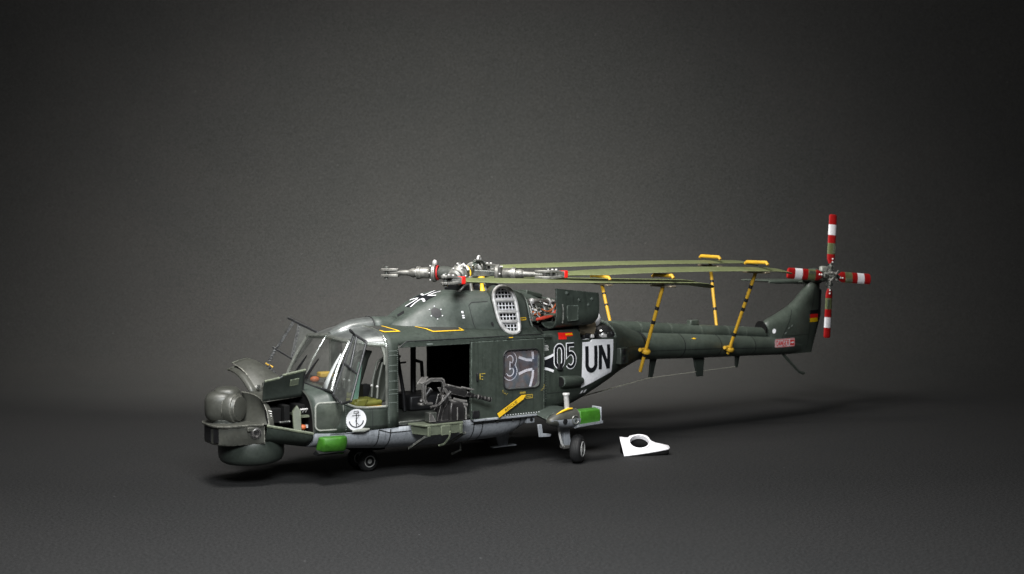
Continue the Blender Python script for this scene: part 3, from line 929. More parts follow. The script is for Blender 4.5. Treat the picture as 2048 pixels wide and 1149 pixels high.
# roof glass panels between header and the metal roof
def rooffront(a):
    # a: 0 centre .. 1 side
    return WTm.lerp(WT, a)
roof_ring = cabring(-.07)
half = [p for p in roof_ring[:14]][::-1]      # centre -> side, port
for s_ in (0, 1):
    f = (lambda p: p) if s_ == 0 else mir
    cols = []
    zs = finer(half[0:7])
    for j, q in enumerate(zs):
        a = min(1, abs(q.y) / .90)
        p0_ = rooffront(a)
        row = []
        for i in range(9):
            t = i / 8
            x = p0_.x + (q.x - p0_.x) * t
            y = p0_.y + (q.y - p0_.y) * t
            z = p0_.z + (q.z - p0_.z) * (math.sin(t * math.pi / 2) ** .9)
            row.append(f(V(x, y, z)))
        cols.append(row)
    ro = MB().sheet(cols).build('roof_pane', 'roofglass', H, smooth=60)
    MB().tube(cols[-1], .028, 8).build('side_rail', 'clearframe', ro)
# rear cockpit hoop and corner bracket
MB().tube([p + V(-.012, 0, 0) for p in roof_ring[2:25]], .022, 8).build('cockpit_hoop', 'clearframe', H)
MB().prism([(-.16, -.885, 1.90), (-.05, -.885, 1.90), (-.07, -.885, 1.66), (-.09, -.885, 1.60), (-.10, -.885, 1.74)], (0, .05, 0)).build('corner_bracket', 'frosted', H, bevel=.01)
# cockpit side walls below the sill and nose deck
def deckring(x):
    T = {-1.12: [(0, 1.30), (.3, 1.29), (.52, 1.235), (.66, 1.14), (.745, .98), (.785, .728)],
         -.85: [(0, 1.345), (.36, 1.335), (.66, 1.30), (.80, 1.20), (.85, 1.0), (.862, .728)]}
    k = (x + 1.12) / .27
    p = [(a[0] * (1 - k) + b_[0] * k, a[1] * (1 - k) + b_[1] * k) for a, b_ in zip(T[-1.12], T[-.85])]
    port = [V(x, -a, z) for a, z in p]
    return [V(q.x, -q.y, q.z) for q in reversed(port[1:])] + port
deck = MB().loft([finer(deckring(x)) for x in (-1.12, -1.05, -.98, -.91, -.85)], closed=False)
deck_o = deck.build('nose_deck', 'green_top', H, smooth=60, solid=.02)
SURF.append(deck)
side = MB()
rows = []
for x, y, zt in ((-.85, .862, 1.20), (-.78, .875, 1.15), (-.70, .885, 1.115), (-.62, .893, 1.08), (-.54, .90, 1.05), (-.40, .91, 1.035), (-.22, .917, 1.03), (-.07, .92, 1.03)):
    rows.append([V(x, -(y - .012 * max(0, (z - .9) / .2)), z) for z in [.728 + (zt - .728) * i / 5 for i in range(6)]])
side.sheet(rows)
for mb in (side, side.mirror()):
    mb.build('cockpit_side', 'green', H, smooth=50, solid=.03)
SURF.append(side)
for s_ in (-1, 1):
    MB().tube([(r[-1].x, r[-1].y * -s_ if s_ == 1 else r[-1].y, r[-1].z + .005) for r in rows[2:]], .016, 6).build('sill_trim', 'frosted', H)

# ---------------------------------------------------------------- cockpit doors swung open
def cockpit_door(pts, name, bars, panes, knob, mat_low='doorglass'):
    pts = [V(p) for p in pts]
    do = MB()
    n = len(pts)
    for i in range(n):
        do.tube([pts[i], pts[(i + 1) % n]], .019, 8)
    d_o = do.build('cockpit_door', 'frame', H)
    for a, b_ in bars:
        MB().tube([a, b_], .016, 8).build('door_bar', 'frame', d_o)
    for q in panes:
        MB().add([V(p) for p in q], [tuple(range(len(q)))]).build('door_pane', mat_low, d_o)
    MB().tube(knob, [.014, .022, .014], 8).build('hinge_stub', 'frame', d_o)
    return d_o
pA, pB, pC, pD, pE = V(-.52, -.80, 2.05), V(-.45, -1.03, 1.955), V(-.80, -1.27, 1.20), V(-.86, -1.12, 1.15), V(-.84, -.80, 1.24)
mL, mR = V(-.715, -.80, 1.58), V(-.64, -1.16, 1.50)
mL2 = pE.lerp(pA, .52)
cockpit_door([pA, pB, pC, pD, pE], 'p', [(mL2, pB.lerp(pC, .55)), (pA.lerp(pB, .22), mL2.lerp(pB.lerp(pC, .55), .45)), (pA.lerp(pB, .22), mL2.lerp(pB.lerp(pC, .55), .40))], [[pA, pB, pC, pD, pE]], [(-.62, -.86, 2.13), (-.60, -.86, 2.10), (-.52, -.82, 2.04)])
# starboard door: lattice brace and pane
sA, sB, sC, sD = V(-.36, .74, 1.975), V(-.60, 1.30, 2.175), V(-.96, 1.30, 1.43), V(-.84, .84, 1.34)
sM1, sM2 = V(-.66, .86, 1.55), V(-.85, 1.30, 1.74)
dS = MB().tube([sA, sA.lerp(sB, .8), sB], .020, 8)
dS.tube([sM1, sM2], .016, 8)
ds_o = dS.build('cockpit_door', 'frame', H)
def zigzag(a, b_, nm, w_=.022, k=26):
    a, b_ = V(a), V(b_)
    mb = MB()
    sd = (b_ - a).cross(V(.83, -.55, 0)).normalized()
    sd = V(.80, -.5, .3).normalized()
    for i in range(k):
        p = a.lerp(b_, i / k) + sd * (w_ if i % 2 else -w_)
        q = a.lerp(b_, (i + 1) / k) + sd * (-w_ if i % 2 else w_)
        mb.tube([p, q], .009, 5)
    mb.tube([a + sd * w_, b_ + sd * w_], .007, 5)
    mb.tube([a - sd * w_, b_ - sd * w_], .007, 5)
    return mb.build(nm, 'frame', ds_o)
zigzag(sA.lerp(sB, .80), sM2 + V(.04, -.08, 0), 'lattice_brace')
zigzag(sA.lerp(sB, .62), sM1 + V(-.03, .10, .03), 'lattice_brace')
zigzag(sM2 + V(.03, -.06, 0), sC + V(.02, 0, .04), 'lattice_brace', .025, 14)
zigzag(sC + V(.02, 0, .04), V(-.93, .95, 1.30), 'lattice_brace', .03, 10)
MB().tube([sC + V(-.0, .02, .07), sC + V(.09, -.05, .01)], .014, 6).build('brass_fitting', 'ochre', ds_o)
MB().add([sA.lerp(sB, .60), sA, V(-.52, .74, 1.93), sD, sM1 + V(-.03, .10, .03)], [(0, 1, 2, 3, 4)]).build('door_pane', 'doorglass', ds_o)

# ---------------------------------------------------------------- cockpit interior
MB().box((-.85, -.80, .74), (2.55, .80, .765)).build('cabin_floor', 'seat', H)
for y in (-.45, .45):
    so = MB().loft([[V(x + .10 * k, y + sx * w_, z) for x, sx in ((-.05, -1), (.05, -1), (.05, 1), (-.05, 1))] for k, (z, w_) in enumerate(((1.06, .22), (1.35, .23), (1.6, .2), (1.70, .13)))]).build('pilot_seat', 'seat', H, bevel=.03)
    MB().box((-.47, y - .24, 1.02), (-.02, y + .24, 1.10)).build('seat_cushion', 'cushion', so, bevel=.035, segs=3)
    MB().box((-.46, y - .25, .98), (-.03, y + .25, 1.02)).build('cushion_edge', 'ochre', so, bevel=.01)
    MB().box((-.35, y - .2, .765), (-.05, y + .2, .98)).build('seat_base', 'black', so)
    for dy in (-.12, .05):
        MB().tube([(.16, y + dy, 1.68), (.02, y + dy - .02, 1.60), (-.06, y + dy - .05, 1.35), (-.10, y + dy - .09, 1.12)], .016, 6).build('seat_strap', 'strap', so)
        MB().ball((-.08, y + dy - .06, 1.28), .022, 8, 6).build('buckle', 'silver', so)
MB().prism([(-.40, -.44, 1.08), (-.29, -.44, 1.08), (-.22, -.44, 1.62), (-.27, -.44, 1.62)], (0, .03, 0)).build('primer_panel', 'mint', H)
MB().prism([(-.45, -.6, 1.02), (-.30, -.6, 1.02), (-.25, -.6, 1.13), (-.42, -.6, 1.13)], (0, -.1, 0)).build('door_pocket', 'cushion', H, bevel=.02)
MB().box((.0, -.02, .95), (.12, .12, 1.24)).build('console_box', 'black', H)
dash = MB().prism([(-.88, -.72, 1.10), (-.60, -.72, 1.05), (-.58, -.72, 1.28), (-.70, -.72, 1.34), (-.86, -.72, 1.30)], (0, 1.44, 0)).build('instrument_panel', 'black', H, bevel=.03)
MB().box((-.70, -.10, 1.39), (-.50, .06, 1.47)).build('yellow_knob_box', 'ochre', dash, bevel=.02)
MB().ball((-.76, -.02, 1.37), (.07, .06, .045), 12, 8).build('pink_cover', 'orange', dash)
for y in (-.5, -.3, .2, .4):
    MB().box((-.72, y - .06, 1.335), (-.64, y + .06, 1.40)).build('dial_hood', 'black', dash, bevel=.015)
# lamp reflection painted as a white strip inside the near windscreen post
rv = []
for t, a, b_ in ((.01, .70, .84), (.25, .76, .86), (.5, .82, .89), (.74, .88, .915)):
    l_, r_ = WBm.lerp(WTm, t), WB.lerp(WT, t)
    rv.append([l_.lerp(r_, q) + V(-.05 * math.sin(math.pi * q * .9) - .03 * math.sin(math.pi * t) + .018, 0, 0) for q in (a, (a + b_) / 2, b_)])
MB().sheet(rv).build('windscreen_glint', 'white', H, solid=.008)
# cabin interior: lining, rear bulkhead, posts
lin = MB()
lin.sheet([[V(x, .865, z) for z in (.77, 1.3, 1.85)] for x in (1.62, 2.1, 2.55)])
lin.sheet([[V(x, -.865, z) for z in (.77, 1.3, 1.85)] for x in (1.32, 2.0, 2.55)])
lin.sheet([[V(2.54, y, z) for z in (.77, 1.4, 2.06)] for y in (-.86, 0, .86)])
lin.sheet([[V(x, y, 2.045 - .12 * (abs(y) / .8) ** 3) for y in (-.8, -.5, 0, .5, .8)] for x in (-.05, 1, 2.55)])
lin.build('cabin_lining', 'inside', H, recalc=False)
MB().cyl((1.15, .55, .77), (1.15, .55, 1.95), .045, .045, 12).build('cabin_post', 'black', H)
MB().tube([(1.15, .55, 1.50), (1.28, .52, 1.46), (1.30, .52, 1.2)], .03, 8).build('post_bracket', 'black', H)
MB().tube([(.60, .15, 1.86), (.64, .15, 1.72)], .032, 10).build('orange_handle', 'ochre', H)
MB().tube([(.64, .15, 1.72), (.76, .15, 1.05), (.78, .15, .78)], .028, 10).build('handle_rod', 'black', H)
MB().tube([(.56, .15, 1.50), (.80, .15, 1.515)], .014, 8).build('cross_bar', 'black', H)
MB().box((.85, .1, .77), (1.5, .75, 1.0)).build('bench_seat', 'black', H, bevel=.03)
MB().box((.12, -.90, .75), (1.28, -.86, .80)).build('threshold', 'dmetal', H, bevel=.008)

# ---------------------------------------------------------------- sliding cabin door (slid aft) with window; rails
DY = -.985
door = MB()
dx0, dx1, dz0, dz1 = 1.262, 2.56, .742, 1.875
wx0, wx1, wz0, wz1 = 1.83, 2.46, 1.150, 1.712
def rrect(x0, x1, z0, z1, r, n=6):
    out = []
    for cx_, cz_, a0 in ((x1 - r, z1 - r, 0), (x0 + r, z1 - r, 90), (x0 + r, z0 + r, 180), (x1 - r, z0 + r, 270)):
        out += [(cx_ + r * math.cos(R(a0 + 90 * i / n)), cz_ + r * math.sin(R(a0 + 90 * i / n))) for i in range(n + 1)]
    return out
inner = rrect(wx0, wx1, wz0, wz1, .09)
outer = []
for x, z in inner:
    cx_, cz_ = (wx0 + wx1) / 2, (wz0 + wz1) / 2
    dx_, dz_ = x - cx_, z - cz_
    t = min([(dx1 - cx_) / dx_ if dx_ > 1e-6 else 1e9, (dx0 - cx_) / dx_ if dx_ < -1e-6 else 1e9, (dz1 - cz_) / dz_ if dz_ > 1e-6 else 1e9, (dz0 - cz_) / dz_ if dz_ < -1e-6 else 1e9])
    outer.append((cx_ + dx_ * t, cz_ + dz_ * t))
corner = {}
n_ = len(inner)
vs = [V(x, DY, z) for x, z in inner] + [V(x, DY, z) for x, z in outer]
fs = []
extra = []
for i in range(n_):
    k = (i + 1) % n_
    a, b_ = outer[i], outer[k]
    on = lambda p: (abs(p[0] - dx0) < 1e-5, abs(p[0] - dx1) < 1e-5, abs(p[1] - dz0) < 1e-5, abs(p[1] - dz1) < 1e-5)
    if any(u and v_ for u, v_ in zip(on(a), on(b_))):
        fs.append((i, k, n_ + k, n_ + i))
    else:
        c_ = (dx0 if (on(a)[0] or on(b_)[0]) else dx1, dz0 if (on(a)[2] or on(b_)[2]) else dz1)
        extra.append(V(c_[0], DY, c_[1]))
        fs.append((i, k, n_ + k, 2 * n_ + len(extra) - 1, n_ + i))
door.add(vs + extra, fs)
door_o = door.build('sliding_door', 'green', H, smooth=0, solid=.045, offset=1, recalc=False)
win = MB().add([V(x, DY + .012, z) for x, z in rrect(wx0 - .005, wx1 + .005, wz0 - .005, wz1 + .005, .09)], [tuple(range(n_))])
win.build('door_window', 'cabinwin', door_o)
fr_ = [V(x, DY - .006, z) for x, z in rrect(wx0 - .012, wx1 + .012, wz0 - .012, wz1 + .012, .10)]
MB().tube(fr_ + [fr_[0]], .013, 6).build('window_seal', 'line', door_o)
MB().box((1.34, DY - .03, 1.30), (1.365, DY, 1.42)).build('door_handle', 'black', door_o, bevel=.006)
MB().box((1.275, DY - .02, .76), (1.39, DY, .87)).build('door_stop', 'black', door_o, bevel=.006)
# upper rail: long bar with a sloping front end
rail = MB().prism([(.085, -.925, 1.845), (.20, -.925, 1.925), (2.0, -.925, 1.925), (2.72, -.925, 1.935), (2.72, -.925, 1.885), (1.25, -.925, 1.878), (1.25, -.925, 1.845)], (0, -.055, 0))
rail_o = rail.build('upper_door_rail', 'green', H, bevel=.010)
MB().tube([(.085, -.982, 1.852), (.20, -.982, 1.933), (1.4, -.982, 1.933), (2.5, -.982, 1.942)], .008, 6).build('rail_shadow_gap', 'line', rail_o)
MB().box((.52, -.983, 1.868), (.62, -.979, 1.888)).build('rail_stencil', 'rivet', rail_o)
MB().box((1.92, -.983, 1.905), (1.99, -.979, 1.918)).build('rail_stencil', 'yellow_decal', rail_o)
MB().box((1.30, -1.01, .712), (2.44, -.92, .742)).build('lower_door_rail', 'hull', H, bevel=.006)
lr = MB()
for i in range(16):
    x = 1.74 + .047 * i
    lr.ball((x, -1.012, .765), .011, 6, 4)
o = lr.build('rail_rivets', 'hullrivet', H)
o['kind'] = 'stuff'

# ---------------------------------------------------------------- nose: avionics bay with raised doors, chin box, turret, radome
def nosering(x):
    k = (x + 1.68) / .56
    A_ = [(0, .60), (.28, .60), (.42, .65), (.50, .74), (.53, .85)]
    B_ = [(0, .50), (.4, .50), (.62, .56), (.74, .64), (.785, .728)]
    p = [(a[0] * (1 - k) + b_[0] * k, a[1] * (1 - k) + b_[1] * k) for a, b_ in zip(A_, B_)]
    port = [V(x, -a, z) for a, z in p]
    return finer([V(q.x, -q.y, q.z) for q in reversed(port[1:])] + port)
mb = MB().loft([nosering(x) for x in frange(-1.68, -1.12, .08)], closed=False)
nose_o = mb.build('nose_keel', 'green', H, smooth=60, solid=.02)
for s_ in (-1, 1):
    pts = [nosering(x)[0 if s_ == 1 else -1] for x in frange(-1.68, -1.12, .08)]
    MB().tube(pts, .018, 6).build('bay_sill', 'lgreen', nose_o)
# rear bulkhead, front bulkhead, floor, ridge beam
r0 = finer(deckring(-1.115))
MB().add([p + V(.0, 0, 0) for p in r0] + [V(-1.115, 0, .6)], [tuple(range(len(r0))) + (len(r0),)]).build('bay_bulkhead', 'inside', H, recalc=False)
MB().tube(r0, .016, 6).build('bay_frame', 'seat', H)
MB().prism([(-1.66, -.50, .86), (-1.66, .50, .86), (-1.66, .42, 1.06), (-1.66, .2, 1.18), (-1.66, -.2, 1.18), (-1.66, -.42, 1.06)], (.015, 0, 0)).build('front_bulkhead', 'inside', H)
MB().sheet([[V(-1.66, -.51, .83), V(-1.66, .51, .83)], [V(-1.13, -.75, .71), V(-1.13, .75, .71)]]).build('bay_floor', 'inside', H, recalc=False)
MB().box((-1.68, -.035, 1.17), (-1.10, .035, 1.25), Matrix.Rotation(R(-8), 3, 'Y')).build('ridge_beam', 'inside', H, bevel=.01)
MB().box((-1.14, -.02, .75), (-1.66, .02, 1.2)).build('bay_divider', 'inside', H)
# racks and boxes in the bay
MB().prism([(-1.34, -.62, .78), (-1.24, -.66, .76), (-1.23, -.62, 1.02), (-1.27, -.58, 1.10), (-1.33, -.56, 1.02)], (.012, .05, 0)).build('equipment_divider', 'lgreen', H, bevel=.01)
MB().box((-1.24, -.66, .94), (-1.13, -.2, .965)).build('equipment_shelf', 'lgreen', H)
MB().box((-1.60, -.44, .86), (-1.44, -.2, 1.06)).build('avionics_box', 'inside', H, bevel=.01)
MB().box((-1.42, -.50, .84), (-1.34, -.2, 1.10)).build('avionics_box', 'inside', H, bevel=.01)
MB().box((-1.24, -.56, .97), (-1.14, -.2, 1.10)).build('avionics_box', 'inside', H, bevel=.01)
for i in range(6):
    MB().lathe((-1.50 + .026 * i, -.53, .885), (0, -1, 0), [(0, .013), (.03, .013), (.035, .006)], 8).build('connector', 'dmetal', H)
for i in range(5):
    MB().cyl((-1.235 + .022 * i, -.58, 1.0 + .02 * (i % 2)), (-1.23 + .022 * i, -.62, 1.05), .008, .012, 6).build('connector', 'silver', H)
MB().ball((-1.20, -.60, .80), (.05, .05, .04), 12, 8).build('orange_canister', 'orange', H)
MB().box((-1.16, -.62, .79), (-1.13, -.56, .83)).build('connector', 'silver', H)
for i in range(4):
    MB().cyl((-1.63, -.46, .95 + .03 * i), (-1.60, -.50, .94 + .03 * i), .007, .007, 6).build('connector', 'silver', H)
# front scoop that cradles the turret
TX = -2.05
A_ = [V(-1.84, 0, 1.262), V(-1.755, -.12, 1.25), V(-1.69, -.29, 1.195), V(-1.665, -.44, 1.075), V(-1.66, -.505, .95), V(-1.66, -.525, .85)]
D_ = [V(-1.82, 0, .87), V(-1.81, -.10, .87), V(-1.79, -.21, .87), V(-1.765, -.32, .87), V(-1.73, -.42, .87), V(-1.70, -.50, .86)]
full = lambda q: finer([V(p.x, -p.y, p.z) for p in reversed(q[1:])] + q)
dish = []
for t, bow in ((0, 0), (.25, .035), (.5, .045), (.75, .03), (1, 0)):
    dish.append(full([a.lerp(b_, t) + V(bow, 0, 0) for a, b_ in zip(A_, D_)]))
back = full([p + V(.05, 0, -.01) for p in A_])
mb = MB().loft([[p + V(.03, 0, -.02) for p in back], back, full([p + V(.012, 0, .006) for p in A_])] + dish, closed=False)
mb.build('turret_fairing', 'nose', H, smooth=60)
# chin box with faceted front
plan = [(-2.305, 0), (-2.305, -.15), (-2.262, -.285), (-2.15, -.375), (-2.0, -.41), (-1.84, -.42), (-1.69, -.475)]
pl = plan + [(-1.2, -.51)]
def planring(z, g=0):
    p = [V(x - g * .6, y * (1 + g), z) for x, y in plan]
    return [V(q.x, -q.y, q.z) for q in reversed(p[1:])] + p
chin = MB().loft([planring(.60, -.02), planring(.62), planring(.835)]).build('chin_box', 'nose', H, smooth=30)
MB().loft([planring(.838, .03), planring(.85, .045), planring(.866, .045), planring(.874, .02)]).build('turret_shelf', 'nose', H, smooth=30)
MB().box((-2.312, -.13, .64), (-2.307, .13, .82)).build('front_plate', 'black', chin)
MB().prism([(-2.292, -.195, .64), (-2.262, -.295, .64), (-2.262, -.295, .82), (-2.292, -.195, .82)], (-.012, -.008, 0)).build('lens_plate', 'black', chin)
MB().lathe((-1.80, -.42, .75), (-.2, -1, 0), [(0, .075), (.03, .075), (.04, .05), (.02, .035)], 14).build('sensor_head', 'gun', chin)
MB().box((-1.92, -.45, .78), (-1.74, -.41, .835)).build('sensor_bracket', 'nose', chin, bevel=.008)
# turret ball: yoke and two drums
mb = MB().lathe((TX, 0, .87), (0, 0, 1), [(0, .20), (.05, .20), (.06, .17)], 24)
tur = mb.build('sensor_turret', 'dmetal', H)
def superball(c, r, ez=.62, exy=.75, n=28, m=16, ang=0):
    pw = lambda v_, e: math.copysign(abs(v_) ** e, v_)
    rings_ = []
    for i in range(m + 1):
        a = math.pi * (i / m - .5)
        rings_.append([V(c[0], c[1], c[2]) + Matrix.Rotation(ang, 3, 'Z') @ V(r[0] * max(1e-3, pw(math.cos(a), ez)) * pw(math.cos(2 * math.pi * k / n), exy), r[1] * max(1e-3, pw(math.cos(a), ez)) * pw(math.sin(2 * math.pi * k / n), exy), r[2] * pw(math.sin(a), ez)) for k in range(n)])
    return MB().loft(rings_)
superball((TX - .06, .04, 1.085), (.215, .225, .215), .62, .78, ang=R(-25)).build('turret_head', 'nose', tur, smooth=60)
superball((TX + .03, .06, 1.22), (.18, .20, .125), .6, .7, ang=R(-25)).build('turret_cap', 'nose', tur, smooth=60)
dax = V(.62, -.78, 0).normalized()
MB().lathe(V(TX + .055, -.10, 1.065), dax, [(-.05, .215), (.05, .212), (.07, .20), (.075, .185), (.11, .165), (.125, .12), (.13, .05)], 30).build('turret_drum', 'nose', tur)
dsd = dax.cross(V(0, 0, 1)).normalized()
for q in range(6):
    a = R(20 + 60 * q)
    MB().ball(V(TX + .055, -.10, 1.065) + dax * .112 + (dsd * math.cos(a) + V(0, 0, 1) * math.sin(a)) * .135, .011, 8, 5).build('turret_bolt', 'black', tur)
# radome
mb = MB().lathe((-1.70, 0, .285), (0, 0, 1), [(0, .02), (.0, .28), (.012, .36), (.04, .41), (.09, .438), (.16, .447), (.28, .447), (.33, .43)], 48)
mb.build('radome', 'radome', H, smooth=60)

# raised nose doors, hinged along the ridge
def nose_door(sgn):
    rows = []
    for i in range(15):
        k = i / 14
        u = -1.70 + .58 * k
        hinge = V(u + .02, sgn * .03, 1.235 + .075 * k)
        if sgn < 0:
            hinge = V(u + .01, -.40, 1.165 + .035 * k)
            cut = .10 if k < .40 else 0
            fe_ = V(u, -.52, 1.47 + .10 * k)
        else:
            cut = .13 if k < .22 else 0
            fe_ = V(u - .05 - .12 * k, .56, 1.585 + .115 * k)
            cut += .75 * max(0, (k - .45) / .55) ** 2.2
        row = []
        for j in range(9):
            t = j / 8 * (1 - cut)
            row.append(hinge.lerp(fe_, t) + V(0, .02 * math.sin(math.pi * t), .02 * math.sin(math.pi * t)))
        rows.append(row)
    return rows
tsk = MB().sheet([[V(-1.69 + .59 * k, y, 1.245 + .06 * k - (.085 + .015 * k) * (y / .41) ** 2) for y in (-.41, -.3, -.2, -.1, 0, .1, .2, .3, .41)] for k in (0, .25, .5, .75, 1)])
tsk.build('nose_top_skin', 'nose', H, smooth=60, solid=.015)
rw = nose_door(-1)
pd_o = MB().sheet(rw).build('nose_bay_door', 'radome', H, smooth=60, solid=.022, offset=0)
MB().tube([r[-1] for r in rw[:6]], .016, 6).build('door_edge', 'lgreen', pd_o)
MB().tube([r[-1] for r in rw[6:]], .018, 6).build('door_edge', 'lgreen', pd_o)
MB().tube(rw[-1], .014, 6).build('door_edge', 'frame', pd_o)
ed_ = [V(*q) for q in ((-1.813, .60, 1.515), (-1.745, .60, 1.535), (-1.665, .60, 1.56), (-1.735, .62, 1.60), (-1.64, .63, 1.63), (-1.518, .62, 1.655), (-1.42, .62, 1.625), (-1.33, .60, 1.573), (-1.265, .55, 1.50), (-1.215, .47, 1.42), (-1.18, .36, 1.36))]
hg_ = [V(-1.70 + .54 * q, .03, 1.238 + .065 * q) for q in (0, .12, .22, .2201, .3, .42, .54, .66, .78, .9, 1)]
sd_o = MB().sheet([[a.lerp(b_, t / 8) + V(0, 0, .07 * math.sin(math.pi * t / 8)) for t in range(9)] for a, b_ in zip(hg_, ed_)]).build('nose_bay_door', 'nose', H, smooth=60, solid=.022, offset=0)
MB().tube(ed_[:3] , .012, 6).build('door_edge', 'lgreen', sd_o)
MB().tube(ed_[3:], .012, 6).build('door_edge', 'lgreen', sd_o)
MB().prism([rw[9][6] + V(0, -.01, -.018), rw[12][6] + V(0, -.01, -.018), rw[12][4] + V(0, -.01, -.022), rw[9][4] + V(0, -.01, -.022)], (0, -.004, -.008)).build('door_placard', 'lgreen', pd_o)
for x, z in ((-1.62, 1.30), (-1.55, 1.33)):
    MB().box((x, -.07, z), (x + .03, -.03, z + .05)).build('hinge_bracket', 'dmetal', sd_o)

# smoky lower nose window
def nw(x, z):
    return V(x, -(.80 + .13 * (x + 1.12)) - .010 - .05 * max(0, 1 - ((x + .93) / .22) ** 2) * max(0, 1 - ((z - .95) / .21) ** 2) , z)
mb = MB().sheet([[nw(-1.10 + .37 * i / 12, .78 + .35 * j / 12) for j in range(13)] for i in range(13)])
nwin = mb.build('nose_side_window', 'nosewin', H, smooth=60)
fr_ = [nw(x, z) + V(0, .0, 0) for x, z in rrect(-1.11, -.72, .77, 1.14, .07)]
MB().tube(fr_ + [fr_[0]], .012, 6).build('window_frame', 'frosted', nwin)

# ---------------------------------------------------------------- flotation bag on the hull, antennas, steps
for s_ in (1, -1):
    y0 = -.74
    mb = MB().loft([[V(x, s_ * y, z) for y, z in ((-.70, .50), (-.80 - b_, .455 + .02 * (1 - k)), (-.90 - b_, .50), (-.945 - b_, .60), (-.93 - b_, .675), (-.80, .685))] for k, (x, b_) in enumerate(((-1.06, -.05), (-1.02, .0), (-.85, .03), (-.74, .02), (-.69, -.01)))])
    fo = mb.build('flotation_bag', 'float', H, smooth=45, bevel=.018)
    MB().loft([[V(x, s_ * y, z) for y, z in ((-.70, .44), (-.82, .43), (-.92, .47), (-.80, .50))] for x in (-1.10, -.9, -.7)]).build('bag_bracket', 'black', fo)
mb = MB().prism([(2.13, -.30, .37), (2.40, -.30, .42), (2.35, -.30, .17), (2.19, -.30, .17)], (0, .03, 0))
to = mb.build('belly_antenna', 'hull', H, bevel=.006)
MB().box((2.06, -.33, .155), (2.50, -.24, .175)).build('antenna_foot', 'hull', to, bevel=.006)
MB().tube([(1.36, -.5, .36), (1.34, -.55, .23), (1.16, -.60, .20)], .016, 6).build('crew_step', 'dmetal', H)
for pts, nm in ((((5.53, 1.37), (5.68, 1.37), (5.57, 1.0), (5.49, 1.0)), 'blade_antenna'), (((6.52, 1.34), (6.80, 1.34), (6.76, .95), (6.62, .95)), 'blade_antenna'), (((7.57, 1.31), (7.69, 1.31), (7.63, 1.06), (7.58, 1.06)), 'blade_antenna')):
    MB().prism([(x, -.02, z) for x, z in pts], (0, .04, 0)).build(nm, 'radome', H, bevel=.01)
MB().tube([(3.74, -.34, .83), (5.50, -.02, 1.0)], .010, 6).build('wire_antenna', 'wire', H)
MB().tube([(5.50, -.02, 1.0), (7.60, 0, 1.075)], .005, 6).build('wire_antenna', 'wire', H)
MB().tube([(8.80, 0, 1.28), (8.93, 0, 1.16), (9.28, 0, .88), (9.40, 0, .84), (9.46, 0, .85)], [.03, .028, .024, .03, .012], 8).build('tail_skid', 'boom', H)

# ---------------------------------------------------------------- undercarriage
def wheel(c, r, wd, nm, ax=(0, 1, 0)):
    c = V(c)
    ax = V(ax).normalized()
    t = MB().lathe(c - ax * wd / 2, ax, [(.02 * 0 + .0, r * .55), (.0, r * .80), (wd * .12, r * .93), (wd * .28, r * .99), (wd * .5, r), (wd * .72, r * .99), (wd * .88, r * .93), (wd, r * .80), (wd, r * .55)], 36)
    to = t.build(nm, 'tyre', H, smooth=50)
    for q in (.36, .5, .64):
        MB().torus(c - ax * wd / 2 + ax * wd * q, ax, r * .995, .006, 36, 5).build('tread_rib', 'tyre', to)
    for s_ in (-1, 1):
        f = c + ax * s_ * wd / 2
        MB().lathe(f - ax * s_ * .03, ax * s_, [(0, r * .56), (.035, r * .56), (.04, r * .50), (.015, r * .46), (.012, r * .25), (.03, r * .22), (.032, r * .08)], 26).build('wheel_rim', 'rim', to)
    return to
for y in (-.17, .17):
    wheel((0, y, .15), .15, .12, 'nose_wheel')
MB().cyl((0, -.17, .15), (0, .17, .15), .03).build('nose_axle', 'metal', H)
MB().cyl((0, 0, .15), (-.05, 0, .5), .05).build('nose_strut', 'hull', H)
MB().box((-.2, -.22, .30), (.25, .22, .40)).build('nose_wheel_bay', 'inside', H)
